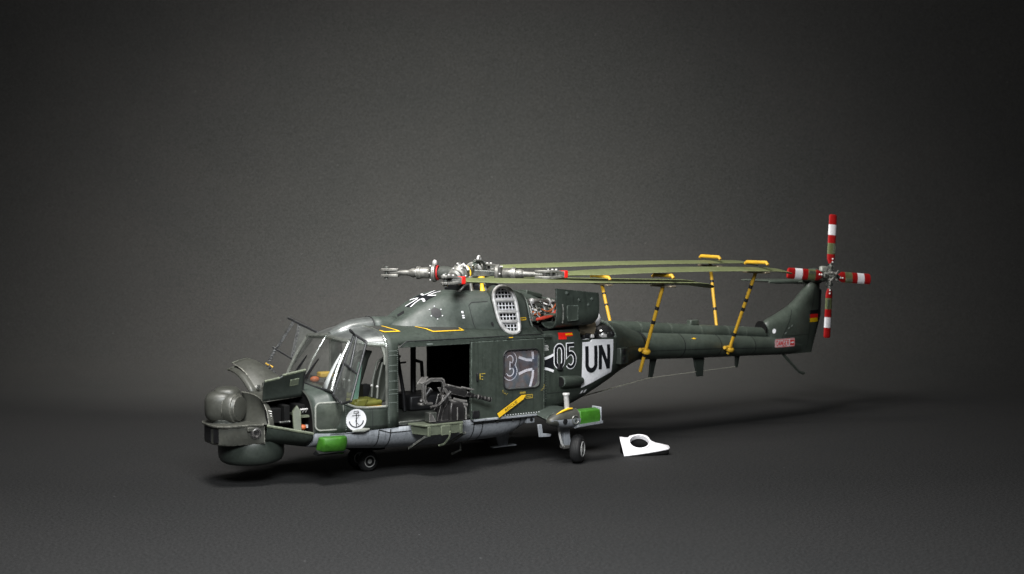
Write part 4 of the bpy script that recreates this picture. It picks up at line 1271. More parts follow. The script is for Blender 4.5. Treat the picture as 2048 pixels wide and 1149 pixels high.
def sponson(s_):
    f = lambda p: V(p[0], p[1] * s_, p[2])
    def ringx(x, yc, zc, ry, rz, n=20):
        return [f((x, -(yc + ry * math.cos(t)), zc + rz * math.sin(t) * (1.0 if math.sin(t) > 0 else .95))) for t in [2 * math.pi * k / n for k in range(n)]]
    # root fairing from the hull to the pod
    rt = MB()
    rows = []
    for y, x0, x1, z, h in ((-.86, 2.42, 3.06, .735, .085), (-1.0, 2.40, 3.0, .73, .08), (-1.15, 2.39, 2.98, .71, .085), (-1.32, 2.36, 2.98, .70, .10)):
        rows.append([f((x0 + (x1 - x0) * (1 - math.cos(t)) / 2, y, z + h * math.sin(t))) for t in [2 * math.pi * k / 18 for k in range(18)]])
    rt.loft(rows)
    ro = rt.build('sponson_arm', 'green_top', H, smooth=50)
    pod = MB().loft([ringx(x, 1.385, z, ry, rz) for x, z, ry, rz in ((2.325, .672, .012, .012), (2.345, .672, .05, .045), (2.40, .675, .085, .075), (2.5, .69, .105, .11), (2.62, .70, .115, .14), (2.75, .70, .12, .14), (2.85, .70, .12, .135))])
    po = pod.build('sponson_pod', 'nose', H, smooth=50)
    MB().loft([[f((x, -(1.385 + ry * math.cos(t)), .70 + rz * math.sin(t))) for t in [math.pi + math.pi * k / 12 for k in range(13)]] for x, ry, rz in ((2.36, .07, .06), (2.5, .112, .115), (2.62, .122, .142), (2.75, .127, .142), (2.86, .127, .137))], closed=False).build('pod_underside', 'hull', po, smooth=50)
    b_ = MB().loft([[f((x, -(1.385 + a), .70 + z)) for a, z in ((-.11, -.10), (0, -.125), (.10, -.11), (.125, 0), (.105, .10), (0, .12), (-.11, .10))] for x in (2.855, 2.95, 3.12, 3.238)])
    b_.build('flotation_bag', 'float', po, smooth=45, bevel=.012)
    MB().loft([[f((x, -(1.385 + a), .70 + z)) for a, z in ((-.115, -.13 + k), (.06, -.15 + k), (.135, -.12 + k), (.14, -.08 + k), (.06, -.11 + k), (-.115, -.10 + k))] for x, k in ((2.80, -.01), (3.0, .0), (3.268, .012))]).build('pod_tray', 'hull', po)
    MB().box(*[(min(a, b2), min(c2, d2), e2) for a, b2, c2, d2, e2 in ((3.243, 3.31, -1.29 * s_, -1.50 * s_, .585),)] + [(3.268, max(-1.28 * s_, -1.52 * s_), .835)]).build('pod_end_plate', 'hull', po, bevel=.01)
    MB().lathe(f((2.575, -1.488, .672)), (0, -s_, 0), [(0, .04), (.018, .04), (.02, .03)], 16).build('pod_port', 'black', po)
    MB().ball(f((2.765, -1.455, .685)), (.07, .06, .065), 16, 10).build('pod_lamp', 'nosewin', po)
    MB().torus(f((2.765, -1.505, .685)), (0, 1, 0), .062, .010, 22, 6).build('lamp_rim', 'dmetal', po)
    MB().cyl(f((2.70, -1.38, .80)), f((2.68, -1.38, 1.055)), .040, .040, 16).build('filler_tube', 'silver', po)
    MB().lathe(f((2.68, -1.38, 1.045)), (0, 0, 1), [(0, .052), (.02, .055), (.03, .05)], 16).build('tube_cap', 'silver', po)
    MB().tube([f(p) for p in ((2.46, -1.43, .775), (2.56, -1.45, .82), (2.66, -1.45, .845), (2.75, -1.44, .845))], [.004, .016, .018, .012], 8).build('yellow_stripe', 'yellow_decal', po)
    # leg
    so = MB().loft([[f((x + a, -(1.22 + b2), z)) for a, b2 in ((-.06, -.05), (.06, -.05), (.06, .05), (-.06, .05))] for x, z in ((2.78, .60), (2.78, .45), (2.80, .30), (2.83, .235))])
    so = so.build('main_gear_leg', 'hull', H, bevel=.015)
    MB().tube([f((2.66, -1.22, .58)), f((2.66, -1.24, .44)), f((2.70, -1.24, .30)), f((2.74, -1.24, .245)), f((2.86, -1.26, .245))], .018, 8).build('brake_line', 'rim', so)
    MB().cyl(f((2.84, -1.12, .215)), f((2.90, -1.38, .215)), .045).build('axle', 'dmetal', so)
    MB().box(*[(2.72, min(-1.28 * s_, -1.16 * s_), .215), (2.90, max(-1.28 * s_, -1.16 * s_), .27)]).build('axle_fork', 'metal', so, bevel=.012)
    MB().prism([f(p) for p in ((2.33, -1.15, .60), (2.40, -1.15, .60), (2.42, -1.15, .46), (2.58, -1.15, .44), (2.56, -1.15, .40), (2.36, -1.15, .41))], (0, .03, 0)).build('gear_door', 'hull', H, bevel=.006)
    wheel(f((2.91, -1.36, .2125)), .2125, .16, 'main_wheel', (-.62, .78, 0) if s_ > 0 else (.62, .78, 0))
    return ro
sponson(1)
sponson(-1)

# ---------------------------------------------------------------- gun platform and door gun
pf = MB().loft([[V(x, y, z) for x, y in ((.36, -1.24), (.97, -1.24), (1.02, -.93), (.24, -.93))] for z in (.745, .775)]).build('gun_platform', 'lgreen', H, bevel=.008)
MB().box((.40, -1.232, .62), (.92, -1.20, .744)).build('platform_side', 'lgreen', pf, bevel=.008)
MB().prism([(.40, -1.232, .62), (.40, -1.232, .744), (.27, -.95, .744), (.30, -.95, .62)], (.03, 0, 0)).build('platform_end', 'lgreen', pf, bevel=.006)
for x in (.385, .60, .905):
    MB().box((x, -1.25, .61), (x + .045 + (.10 if x == .60 else 0), -1.232, .746)).build('platform_rib', 'lgreen', pf, bevel=.006)
MB().tube([(.74, -1.25, .66), (.74, -1.24, .58), (.70, -1.16, .47), (.66, -1.08, .44)], .016, 6).build('platform_strap', 'lgreen', pf)
for x in (.36, .98):
    MB().prism([(x, -1.20, .62), (x + .05, -1.20, .62), (x - .02, -.86, .42), (x - .07, -.86, .42)], (0, 0, -.03)).build('platform_brace', 'dmetal', pf)
G = V(.80, -1.06, 0)
MB().box((.50, -1.20, .778), (.86, -.96, .79)).build('mount_plate', 'black', pf)
gp = MB().loft([[V(.74 + x * w_, -1.06 + y * w_, z) for x, y in ((-1, -1), (1, -1), (1, 1), (-1, 1))] for z, w_ in ((.79, .08), (.95, .06), (1.12, .045))]).build('gun_mount', 'gun', H, bevel=.01)
for s_ in (-1, 1):
    MB().prism([(.60, -1.06 + .07 * s_, .80), (.68, -1.06 + .07 * s_, .80), (.76, -1.06 + .07 * s_, 1.16), (.70, -1.06 + .07 * s_, 1.16)], (0, .02, 0)).build('mount_arm', 'gun', gp, bevel=.006)
    MB().prism([(.84, -1.06 + .07 * s_, 1.26), (.90, -1.06 + .07 * s_, 1.26), (.74, -1.06 + .07 * s_, .98), (.68, -1.06 + .07 * s_, .98)], (0, .02, 0)).build('mount_brace', 'gun', gp, bevel=.006)
    MB().prism([(.70, -1.06 + .08 * s_, 1.25), (.75, -1.06 + .08 * s_, 1.25), (.84, -1.06 + .08 * s_, 1.10), (.79, -1.06 + .08 * s_, 1.10)], (0, .02, 0)).build('mount_brace', 'gunpale', gp, bevel=.006)
gd = V(.72, -.10, -.20).normalized()
gs = gd.cross(V(0, 0, 1)).normalized()
gu = gs.cross(gd)
def gl(a, b_, c_, o_=V(.62, -1.06, 1.275)):
    return o_ + gd * a + gs * b_ + gu * c_
def gbox(a0, a1, b0, b1, c0, c1, nm, mat, par, bev=.008):
    vs_ = [gl(a, b_, c_) for a in (a0, a1) for b_ in (b0, b1) for c_ in (c0, c1)]
    return MB().add(vs_, [(0, 1, 3, 2), (4, 6, 7, 5), (0, 4, 5, 1), (2, 3, 7, 6), (0, 2, 6, 4), (1, 5, 7, 3)]).build(nm, mat, par, bevel=bev)
mg = gbox(.10, .48, -.045, .045, -.05, .05, 'machine_gun', 'gun', H)
gbox(.16, .44, -.05, .05, .052, .075, 'feed_cover', 'gunpale', mg)
gbox(.48, .56, -.035, .035, -.03, .04, 'barrel_block', 'gun', mg)
MB().lathe(gl(.55, 0, 0), gd, [(0, .034), (.06, .034), (.065, .026), (.12, .026), (.125, .034), (.17, .034), (.175, .026), (.23, .026), (.235, .032), (.28, .032), (.285, .026), (.295, .026), (.30, .034), (.34, .034), (.35, .018)], 14).build('gun_barrel', 'gun', mg)
MB().tube([gl(.36, .06, .08), gl(.52, .06, .08), gl(.56, .06, .09)], [.012, .016, .008], 6).build('carry_handle', 'gunpale', mg)
MB().tube([gl(.30, .03, -.11), gl(.40, .03, -.12), gl(.50, .04, -.10)], [.022, .032, .02], 10).build('feed_tray', 'gunpale', mg)
MB().tube([gl(.18, .03, -.12), gl(.32, .03, -.15), gl(.52, .04, -.15)], [.012, .026, .03], 8).build('link_chute', 'gunpale', mg)
# pale ring sight / shoulder frame
ring_pts = [(.44, -1.10, 1.06), (.41, -1.10, 1.10), (.40, -1.10, 1.33), (.52, -1.10, 1.385), (.70, -1.10, 1.375), (.74, -1.10, 1.27)]
for i in range(len(ring_pts) - 1):
    a, b_ = V(ring_pts[i]), V(ring_pts[i + 1])
    t = (b_ - a).normalized()
    nn = t.cross(V(0, 1, 0)).normalized()
    MB().add([a + nn * .024 + V(0, .02, 0), a - nn * .024 + V(0, .02, 0), a - nn * .024 - V(0, .02, 0), a + nn * .024 - V(0, .02, 0), b_ + nn * .024 + V(0, .02, 0), b_ - nn * .024 + V(0, .02, 0), b_ - nn * .024 - V(0, .02, 0), b_ + nn * .024 - V(0, .02, 0)], [(0, 1, 2, 3), (7, 6, 5, 4), (0, 4, 5, 1), (1, 5, 6, 2), (2, 6, 7, 3), (3, 7, 4, 0)]).build('shoulder_frame', 'gunpale', mg)
MB().prism([(.30, -1.10, 1.335), (.40, -1.12, 1.345), (.52, -1.02, 1.40), (.44, -.98, 1.40)], (0, 0, .018)).build('frame_plate', 'gunpale', mg)
MB().box((.38, -1.06, 1.02), (.58, -.96, 1.055)).build('hand_grip', 'gunpale', mg, bevel=.01)
MB().cyl((.40, -1.02, 1.07), (.56, -1.02, 1.24), .035, .045).build('recoil_buffer', 'gun', mg)
MB().tube([(.50, -1.12, 1.0), (.62, -1.13, 1.02), (.72, -1.13, 1.10), (.82, -1.13, 1.20)], .022, 8).build('ammo_belt', 'gun', mg)
ab = MB().loft([[V(x, y, z) for x, y in ((.78, -1.20), (1.02, -1.20), (1.02, -1.02), (.78, -1.02))] for z in (.778, .98)] + [[V(x, y, 1.05) for x, y in ((.81, -1.18), (.99, -1.18), (.99, -1.04), (.81, -1.04))]]).build('ammunition_box', 'gun', H, bevel=.015)
MB().box((.885, -1.212, .80), (.895, -1.20, .98)).build('box_rib', 'gunpale', ab)
MB().tube([(1.01, -1.2, .99), (1.03, -1.21, .95), (1.03, -1.21, .80)], .012, 6).build('box_edge', 'gunpale', ab)
MB().loft([[V(x, y, z) for x, y in ((.46, -1.16), (.58, -1.16), (.58, -1.02), (.46, -1.02))] for z in (.792, .93)]).build('mount_box', 'dmetal', gp, bevel=.01)
MB().prism([(.45, -1.165, .80), (.56, -1.165, .80), (.50, -1.165, .91), (.46, -1.165, .93)], (0, -.008, 0)).build('mount_gusset', 'gunpale', gp)

# ---------------------------------------------------------------- exhaust, side box, small bump
mb = MB().lathe((2.91, -.935, 1.185), (1, .13, -.03), [(0, .07), (.01, .085), (.06, .09), (.36, .085), (.46, .05)], 24)
ex = mb.build('cabin_exhaust', 'green', H, smooth=50)
MB().lathe((2.903, -.935, 1.185), (1, .13, 0), [(0, .074), (.006, .074)], 24).build('exhaust_mouth', 'inside', ex)
MB().box((2.86, -.95, 1.36), (2.94, -.86, 1.47)).build('small_vent', 'black', H, bevel=.015)
MB().box((4.20, -.735, 1.36), (4.46, -.60, 1.63), Matrix.Rotation(R(22), 3, 'Z')).build('sensor_box', 'radome', H, bevel=.015)
for z in (1.57, 1.44):
    MB().lathe((4.32, -.735, z), (.37, -1, 0), [(0, .05), (.015, .05), (.02, .02)], 14).build('sensor_lens', 'black', H)

# ---------------------------------------------------------------- markings laid on the skin
def bvh_of(mbs):
    vs_, fs_ = [], []
    for m_ in mbs:
        o_ = len(vs_)
        vs_ += [tuple(p) for p in m_.v]
        fs_ += [tuple(i + o_ for i in f) for f in m_.f]
    return BVHTree.FromPolygons(vs_, fs_)
B_ALL = bvh_of(SURF + [rail])
class _D:
    pass
dslab = MB().box((dx0, DY - .045, dz0), (dx1, DY, dz1))
B_DOOR = bvh_of([dslab])
B_COWL = bvh_of([cowl, shell])
def hit(bv, p, d, eps):
    h = bv.ray_cast(p, d)
    if h[0] is None:
        return None
    nn = h[1]
    if nn.dot(d) > 0:
        nn = -nn
    return h[0] + nn * eps
def side_map(bv, eps):
    return lambda a, b_: hit(bv, V(a, -4, b_), V(0, 1, 0), eps)
def top_map(bv, eps):
    return lambda a, b_: hit(bv, V(a, b_, 6), V(0, 0, -1), eps)
def flat_map(y):
    return lambda a, b_: V(a, y, b_)
def strip(poly, wd, closed=False):
    """mitred band along a 2-D polyline -> (left, right) point lists"""
    P = [Vector(p) for p in poly]
    n = len(P)
    Lp, Rp = [], []
    for i in range(n):
        a = P[i - 1] if (i > 0 or closed) else None
        b_ = P[(i + 1) % n] if (i < n - 1 or closed) else None
        t0 = (P[i] - a).normalized() if a is not None else None
        t1 = (b_ - P[i]).normalized() if b_ is not None else None
        if t0 is None: t0 = t1
        if t1 is None: t1 = t0
        t = (t0 + t1)
        t = t.normalized() if t.length > 1e-6 else t1
        nrm = Vector((-t.y, t.x))
        k = max(.35, abs(nrm.dot(Vector((-t1.y, t1.x)))))
        Lp.append(P[i] + nrm * wd / 2 / k)
        Rp.append(P[i] - nrm * wd / 2 / k)
    if closed:
        Lp.append(Lp[0]); Rp.append(Rp[0])
    return Lp, Rp
def dense(poly, st=.03, closed=False):
    out = []
    n = len(poly)
    for i in range(n if closed else n - 1):
        a, b_ = Vector(poly[i]), Vector(poly[(i + 1) % n])
        k = max(1, int((b_ - a).length / st))
        out += [a.lerp(b_, j / k) for j in range(k)]
    if not closed:
        out.append(Vector(poly[-1]))
    return out
def stroke_mb(mb, poly, wd, mp, closed=False, st=.03):
    Lp, Rp = strip(dense(poly, st, closed), wd, closed)
    rows = []
    for a, b_ in zip(Lp, Rp):
        row = [mp(*(a.lerp(b_, q))) for q in (0, .5, 1)]
        if any(p is None for p in row):
            if len(rows) > 1:
                mb.sheet(rows)
            rows = []
            continue
        rows.append(row)
    if len(rows) > 1:
        mb.sheet(rows)
def fill_mb(mb, poly, mp, st=.035):
    """grid-filled polygon (2-D), laid on the surface through mp"""
    bm = bmesh.new()
    f = bm.faces.new([bm.verts.new((p[0], p[1], 0)) for p in poly])
    for ax in (0, 1):
        lo, hi = min(p[ax] for p in poly), max(p[ax] for p in poly)
        k = int((hi - lo) / st)
        for i in range(1, k + 1):
            co = [0, 0, 0]; no = [0, 0, 0]
            co[ax] = lo + (hi - lo) * i / (k + 1); no[ax] = 1
            bmesh.ops.bisect_plane(bm, geom=bm.verts[:] + bm.edges[:] + bm.faces[:], plane_co=co, plane_no=no)
    bm.verts.index_update()
    vs_ = [mp(v_.co.x, v_.co.y) for v_ in bm.verts]
    fs_ = [tuple(v_.index for v_ in f.verts) for f in bm.faces if all(vs_[v_.index] is not None for v_ in f.verts)]
    mb.add([p if p is not None else V(0, 0, 0) for p in vs_], fs_)
    bm.free()
def arc(cx_, cy_, rx, ry, a0, a1, n=14):
    return [(cx_ + rx * math.cos(R(a0 + (a1 - a0) * i / n)), cy_ + ry * math.sin(R(a0 + (a1 - a0) * i / n))) for i in range(n + 1)]
def glyph(ch):
    """stroke glyphs in a 0.5 x 1 cell, condensed road-sign style; returns [(polyline, closed)]"""
    if ch == '0':
        return [(arc(.25, .75, .25, .25, 0, 180) + arc(.25, .25, .25, .25, 180, 360), True)]
    if ch == '5':
        return [([(.46, 1), (.04, 1), (.04, .56)] + arc(.23, .32, .27, .32, 118, -140, 20), False)]
    if ch == '3':
        return [(arc(.22, .74, .25, .26, 150, -70, 16) + arc(.22, .27, .28, .27, 72, -155, 18), False)]
    if ch == 'U':
        return [([(0, 1)] + arc(.25, .25, .25, .25, 180, 360) + [(.5, 1)], False)]
    if ch == 'N':
        return [([(0, 0), (0, 1)], False), ([(.02, .97), (.48, .03)], False), ([(.5, 0), (.5, 1)], False)]
def glyph_on(ch, x, z, w_, h_, wd, mat, nm, bv, eps, shear=0):
    mb = MB()
    for i, (pl_, cl) in enumerate(glyph(ch)):
        stroke_mb(mb, [(x + p[0] * 2 * w_ + shear * (p[1]) * h_, z + p[1] * h_) for p in pl_], wd, side_map(bv, eps + .0015 * i), cl, .025)
    return mb.build(nm, mat, H, smooth=0, recalc=False)
B_WALL = bvh_of([shell, aft])
def outlined(ch, x, z, w_, h_, nm, bv=B_WALL):
    o_ = glyph_on(ch, x, z, w_, h_, .076, 'white_decal', nm, bv, .005)
    c_ = glyph_on(ch, x, z, w_, h_, .046, 'dark_decal', 'digit_fill', bv, .009)
    c_.parent = o_
outlined('0', 2.83, 1.42, .145, .32, 'digit_marking')
outlined('5', 3.06, 1.40, .155, .34, 'digit_marking')
outlined('3', 1.90, 1.30, .17, .37, 'digit_marking')
# white patch and the letters UN
mb = MB()
fill_mb(mb, [(3.385, 1.815), (4.12, 1.775), (4.075, 1.25), (3.36, 1.055)], side_map(B_WALL, .005), .05)
pt_o = mb.build('white_patch', 'white_decal', H, smooth=60, recalc=False)
for ch, x in (('U', 3.475), ('N', 3.78)):
    o_ = glyph_on(ch, x, 1.315, .20, .385, .075, 'dark_decal', 'letter_marking', B_WALL, .010)
    o_.parent = pt_o
# straight-armed cross on the wall, seen through the door window and beside the door
def cross(cx_, cy_, r, mpf, nm, ang=0, k=1.0):
    w0, w1 = .16 * r, .40 * r
    o_ = None
    blk, wht = MB(), MB()
    c_, s_ = math.cos(ang), math.sin(ang)
    rot = lambda p: (cx_ + (p[0] * c_ - p[1] * s_), cy_ + (p[0] * s_ + p[1] * c_) * k)
    arms = []
    for q in range(4):
        a = R(90 * q)
        ca, sa = math.cos(a), math.sin(a)
        rr_ = lambda p: rot((p[0] * ca - p[1] * sa, p[0] * sa + p[1] * ca))
        fill_mb(blk, [rr_(p) for p in ((.0, 0), (w0, -w0), (r, -w1), (r, w1), (w0, w0))], mpf(.007))
        for s2 in (1, -1):
            ed = [(w0 * 1.0 + .09 * r, s2 * (w0 + .05 * r)), (.55 * r, s2 * .235 * r), (.8 * r, s2 * .31 * r), (r, s2 * .385 * r)]
            stroke_mb(wht, [rr_(p) for p in ed], .12 * r, mpf(.0095 + .0008 * (s2 + q)))
    o_ = wht.build(nm, 'white_decal', H, smooth=0, recalc=False)
    blk.build('cross_field', 'dark_decal', o_, smooth=0, recalc=False)
cross(2.46, 1.48, .33, lambda e: side_map(B_WALL, e), 'cross_marking')
cross(.99, -.05, .255, lambda e: top_map(B_COWL, e), 'cross_marking', R(0), .85)
# anchor emblem on the cockpit side
B_SIDE = bvh_of([side, hull, deck])
sm = side_map(B_SIDE, .006)
mb = MB()
ax_, az_ = -.545, .884
fill_mb(mb, arc(ax_, az_, .148, .148, 0, 345, 23), sm, .05)
em = mb.build('anchor_emblem', 'white_decal', H, smooth=60, recalc=False)
sm2 = side_map(B_SIDE, .011)
mb = MB()
stroke_mb(mb, [(ax_, az_ - .098), (ax_, az_ + .085)], .013, sm2)
stroke_mb(mb, arc(ax_, az_ + .0, .103, .10, 188, 352, 18), .015, side_map(B_SIDE, .0125))
stroke_mb(mb, [(ax_ - .062, az_ + .058), (ax_ + .062, az_ + .060)], .008, side_map(B_SIDE, .0135))
stroke_mb(mb, [(ax_ - .035, az_ + .092), (ax_ + .035, az_ + .094), (ax_ + .03, az_ + .118), (ax_ - .03, az_ + .116)], .008, side_map(B_SIDE, .0145), True)
stroke_mb(mb, [(ax_ + .02, az_ + .09), (ax_ + .034, az_ + .05), (ax_ - .012, az_ - .01), (ax_ - .005, az_ - .035), (ax_ + .04, az_ - .075)], .006, side_map(B_SIDE, .0155))
mb.build('anchor', 'dark_decal', em, smooth=0, recalc=False)

# text from the built-in font, laid on a surface
def text_on(txt, origin, ux, uy, size, mat, nm, parent, nrm_eps, extent=None):
    cu = bpy.data.curves.new(nm, 'FONT')
    cu.body = txt
    cu.size = 1
    cu.resolution_u = 3
    ob = bpy.data.objects.new(nm + '_tmp', cu)
    COL.objects.link(ob)
    dg = bpy.context.evaluated_depsgraph_get()
    me = bpy.data.meshes.new_from_object(ob.evaluated_get(dg))
    bpy.data.objects.remove(ob, do_unlink=True)
    xs_ = [v_.co.x for v_ in me.vertices]
    ys_ = [v_.co.y for v_ in me.vertices]
    wd, ht = max(xs_) - min(xs_), max(ys_) - min(ys_)
    mb = MB()
    ux, uy = V(ux), V(uy)
    sx = size[0] / wd
    sy = size[1] / ht
    mb.add([V(origin) + ux * (v_.co.x - min(xs_)) * sx + uy * (v_.co.y - min(ys_)) * sy + nrm_eps for v_ in me.vertices], [tuple(p.vertices) for p in me.polygons])
    bpy.data.meshes.remove(me)
    return mb.build(nm, mat, parent, smooth=0, recalc=False)
# rescue arrow on the sliding door
dyo = DY - .045
ca, sa = math.cos(R(29)), math.sin(R(29))
ax0, az0 = 1.695, .775
def arr(u, w_, e):
    return V(ax0 + u * ca - w_ * sa, dyo - e, az0 + u * sa + w_ * ca)
ro_ = MB().add([arr(*p, .003) for p in ((0, -.036), (.50, -.036), (.565, 0), (.50, .036), (0, .036))], [(0, 1, 2, 3, 4)]).build('rescue_arrow', 'yellow_decal', door_o)
MB().add([arr(*p, .0015) for p in ((-.008, -.05), (.50, -.05), (.585, 0), (.50, .045), (-.008, .045))], [(0, 1, 2, 3, 4)]).build('arrow_shadow', 'dark_decal', door_o)
text_on('RESCUE', arr(.14, -.022, .006), (ca, 0, sa), (-sa, 0, ca), (.24, .044), 'dark_decal', 'rescue_lettering', ro_, V(0, 0, 0))
# small yellow stencils round the window and handle
MB().box((1.375, dyo - .003, 1.325), (1.388, dyo - .0005, 1.415)).build('handle_stencil', 'stencil', door_o)
for z in (1.405, 1.365, 1.325):
    MB().box((1.405, dyo - .003, z), (1.43 if z < 1.4 else 1.47, dyo - .0005, z + .009)).build('handle_stencil', 'stencil', door_o)
for cx_, cz_, a0 in ((wx0 + .03, wz0 + .02, 200), (wx1 - .02, wz0 + .03, 290)):
    mb = MB()
    for i in range(7):
        a = R(a0 + i * 11)
        p = V(cx_ + (.085 + .012 * (i % 2)) * math.cos(a), 0, cz_ + (.085 + .012 * (i % 2)) * math.sin(a))
        mb.box((p.x - .0045, dyo - .003, p.z - .0045), (p.x + .0045, dyo - .0005, p.z + .0045))
    mb.build('corner_stencil', 'stencil', door_o)
for i in range(6):
    MB().box((2.085 + .018 * i, dyo - .003, 1.068), (2.093 + .018 * i, dyo - .0005, 1.098)).build('window_stencil', 'stencil', door_o)
mb = MB()
stroke_mb(mb, rrect(2.19, 2.31, .995, 1.045, .005, 1), .009, flat_map(dyo - .003), True)
stroke_mb(mb, [(2.21, 1.02), (2.29, 1.02)], .008, flat_map(dyo - .003))
mb.build('box_stencil', 'stencil', door_o, recalc=False)
# white maintenance stencil above the cross
for i in range(4):
    MB().add([q for q in [side_map(B_WALL, .005)(x, z) for x, z in ((2.625, 1.68 + .022 * i), (2.70 - .01 * (i % 2), 1.68 + .022 * i), (2.70 - .01 * (i % 2), 1.692 + .022 * i), (2.625, 1.692 + .022 * i))] if q], [(0, 1, 2, 3)]).build('white_stencil', 'rim', H)
# red warning patch
mb = MB()
fill_mb(mb, [(2.90, 1.835), (3.06, 1.83), (3.06, 1.875), (3.20, 1.875), (3.20, 1.925), (2.90, 1.935)], side_map(B_WALL, .005))
rp = mb.build('red_patch', 'red_decal', H, recalc=False)
mb = MB()
for i in range(6):
    x = 3.045 + .026 * i
    stroke_mb(mb, [(x, 1.888), (x + .004, 1.91), (x + .016, 1.91), (x + .016, 1.89)], .008, side_map(B_WALL, .009), False, .02)
mb.build('red_patch_lettering', 'gold', rp, recalc=False)
# walkway patches with yellow edges on the roof shoulder
for pg, ed in (([(-.22, -.28), (-.20, -.60), (-.06, -.64), (-.02, -.69), (.20, -.69), (.16, -.28)], [(-.40, -.30), (-.24, -.50), (-.20, -.62), (-.05, -.64), (-.01, -.71), (.22, -.71), (.16, -.50), (.15, -.32)]),
               ([(.62, -.50), (.70, -.66), (.76, -.76), (1.23, -.76), (1.22, -.70), (1.16, -.62)], [(.60, -.50), (.69, -.67), (.745, -.775), (1.245, -.775), (1.235, -.68)])):
    mb = MB()
    fill_mb(mb, pg, top_map(bvh_of([shell]), .006), .05)
    wo = mb.build('walkway_patch', 'grey_walk', H, smooth=60, recalc=False)
    mb = MB()
    stroke_mb(mb, ed, .030, top_map(bvh_of([shell]), .010))
    mb.build('walkway_edge', 'yellow_decal', wo, recalc=False)
# cowling: round port with dots, dark vent, hatch lines, stencils
B_C = bvh_of([cowl])
smc = side_map(B_C, .006)
mb = MB()
fill_mb(mb, arc(.97, 2.285, .072, .072, 0, 340, 17), smc, .05)
po_ = mb.build('round_port', 'black', cowl_o, recalc=False)
for i in range(6):
    a = R(60 * i + 90)
    q = side_map(B_C, .004)(.97 + .092 * math.cos(a), 2.285 + .092 * math.sin(a))
    MB().ball(q, .010, 8, 5).build('port_screw', 'white_decal', po_)
mb = MB()
fill_mb(mb, [(.53, -.10), (.62, -.14), (.66, -.06), (.57, -.02)], top_map(B_C, .006))
mb.build('cowling_vent', 'black', cowl_o, recalc=False)
mb = MB()
stroke_mb(mb, [(1.50, 2.03), (1.48, 2.38), (1.53, 2.425), (1.78, 2.44)], .010, side_map(B_C, .004))
stroke_mb(mb, [(1.52, 2.03), (1.56, 2.0), (1.82, 2.005)], .010, side_map(B_C, .0045))
stroke_mb(mb, [(2.25, 2.03), (2.24, 2.3), (2.23, 2.52)], .008, side_map(B_C, .004))
mb.build('hatch_seam', 'line', cowl_o, recalc=False)
for x, z, w_, h_ in ((1.345, 2.27, .032, .032), (1.345, 2.225, .035, .02), (1.345, 2.195, .035, .02)):
    mb = MB()
    fill_mb(mb, [(x, z), (x + w_, z), (x + w_, z + h_), (x, z + h_)], side_map(B_C, .005), .02)
    mb.build('white_stencil', 'white_decal', cowl_o, recalc=False)
mb = MB()
fill_mb(mb, arc(1.79, 2.10, .022, .035, 0, 330, 11), side_map(B_C, .008), .03)
mb.build('cowling_keyhole', 'black', cowl_o, recalc=False)
mb = MB()
stroke_mb(mb, rrect(2.30, 2.42, 2.145, 2.175, .012, 3), .012, side_map(B_C, .006), True)
mb.build('yellow_stencil', 'yellow_decal', cowl_o, recalc=False)
# tail markings: flag, danger plate, light spot
B_T = bvh_of([fin, boom])
smt = lambda e: side_map(B_T, e)
fo = None
for i, (mt, nm) in enumerate((('gold', 'flag'), ('red_decal', 'flag_red'), ('dark_decal', 'flag_black'))):
    mb = MB()
    z = 1.83 + .077 * i
    fill_mb(mb, [(9.47, z), (9.79, z), (9.79, z + .076), (9.47, z + .076)], smt(.006), .04)
    o_ = mb.build(nm, mt, fo or H, recalc=False)
    fo = fo or o_
def plate_y(x):
    ys_ = []
    for z in (1.40, 1.45, 1.50, 1.55):
        q = side_map(B_T, 0)(x, z)
        ys_.append(q.y)
    return min(ys_)
py0, py1 = plate_y(8.40), plate_y(8.96)
smt_f = smt
smt = lambda e: (lambda a, b_: V(a, py0 + (py1 - py0) * (a - 8.40) / .56 - .004 - e, b_))
mb = MB()
fill_mb(mb, rrect(8.38, 8.98, 1.395, 1.555, .03, 3), smt(.006), .05)
dp = mb.build('danger_plate', 'white_decal', H, recalc=False)
mb = MB()
stroke_mb(mb, rrect(8.39, 8.97, 1.405, 1.545, .025, 3), .010, smt(.009), True)
fill_mb(mb, [(8.83, 1.425), (8.955, 1.425), (8.955, 1.525), (8.83, 1.525)], smt(.0095), .04)
mb.build('plate_border', 'red_decal', dp, recalc=False)
mb = MB()
stroke_mb(mb, [(8.845, 1.475), (8.90, 1.475)], .022, smt(.013))
fill_mb(mb, [(8.90, 1.448), (8.945, 1.475), (8.90, 1.502)], smt(.013), .05)
mb.build('plate_arrow', 'white_decal', dp, recalc=False)
# DANGER in short strokes, conformed to the boom
GL = {'D': [[(0, 0), (0, 1), (.6, 1), (1, .7), (1, .3), (.6, 0), (0, 0)]], 'A': [[(0, 0), (.5, 1), (1, 0)], [(.25, .35), (.75, .35)]], 'N': [[(0, 0), (0, 1), (1, 0), (1, 1)]], 'G': [[(1, .85), (.6, 1), (.2, 1), (0, .7), (0, .3), (.2, 0), (.7, 0), (1, .2), (1, .45), (.6, .45)]], 'E': [[(1, 1), (0, 1), (0, 0), (1, 0)], [(0, .5), (.75, .5)]], 'R': [[(0, 0), (0, 1), (.75, 1), (1, .85), (1, .62), (.75, .5), (0, .5)], [(.5, .5), (1, 0)]], 'S': [[(1, .85), (.7, 1), (.3, 1), (0, .8), (.2, .55), (.8, .45), (1, .2), (.7, 0), (.3, 0), (0, .15)]]}
mb = MB()
for i, ch in enumerate('DANGER'):
    for k, pl_ in enumerate(GL[ch]):
        stroke_mb(mb, [(8.425 + .064 * i + p[0] * .042, 1.43 + p[1] * .09) for p in pl_], .016, smt(.012 + .001 * k))
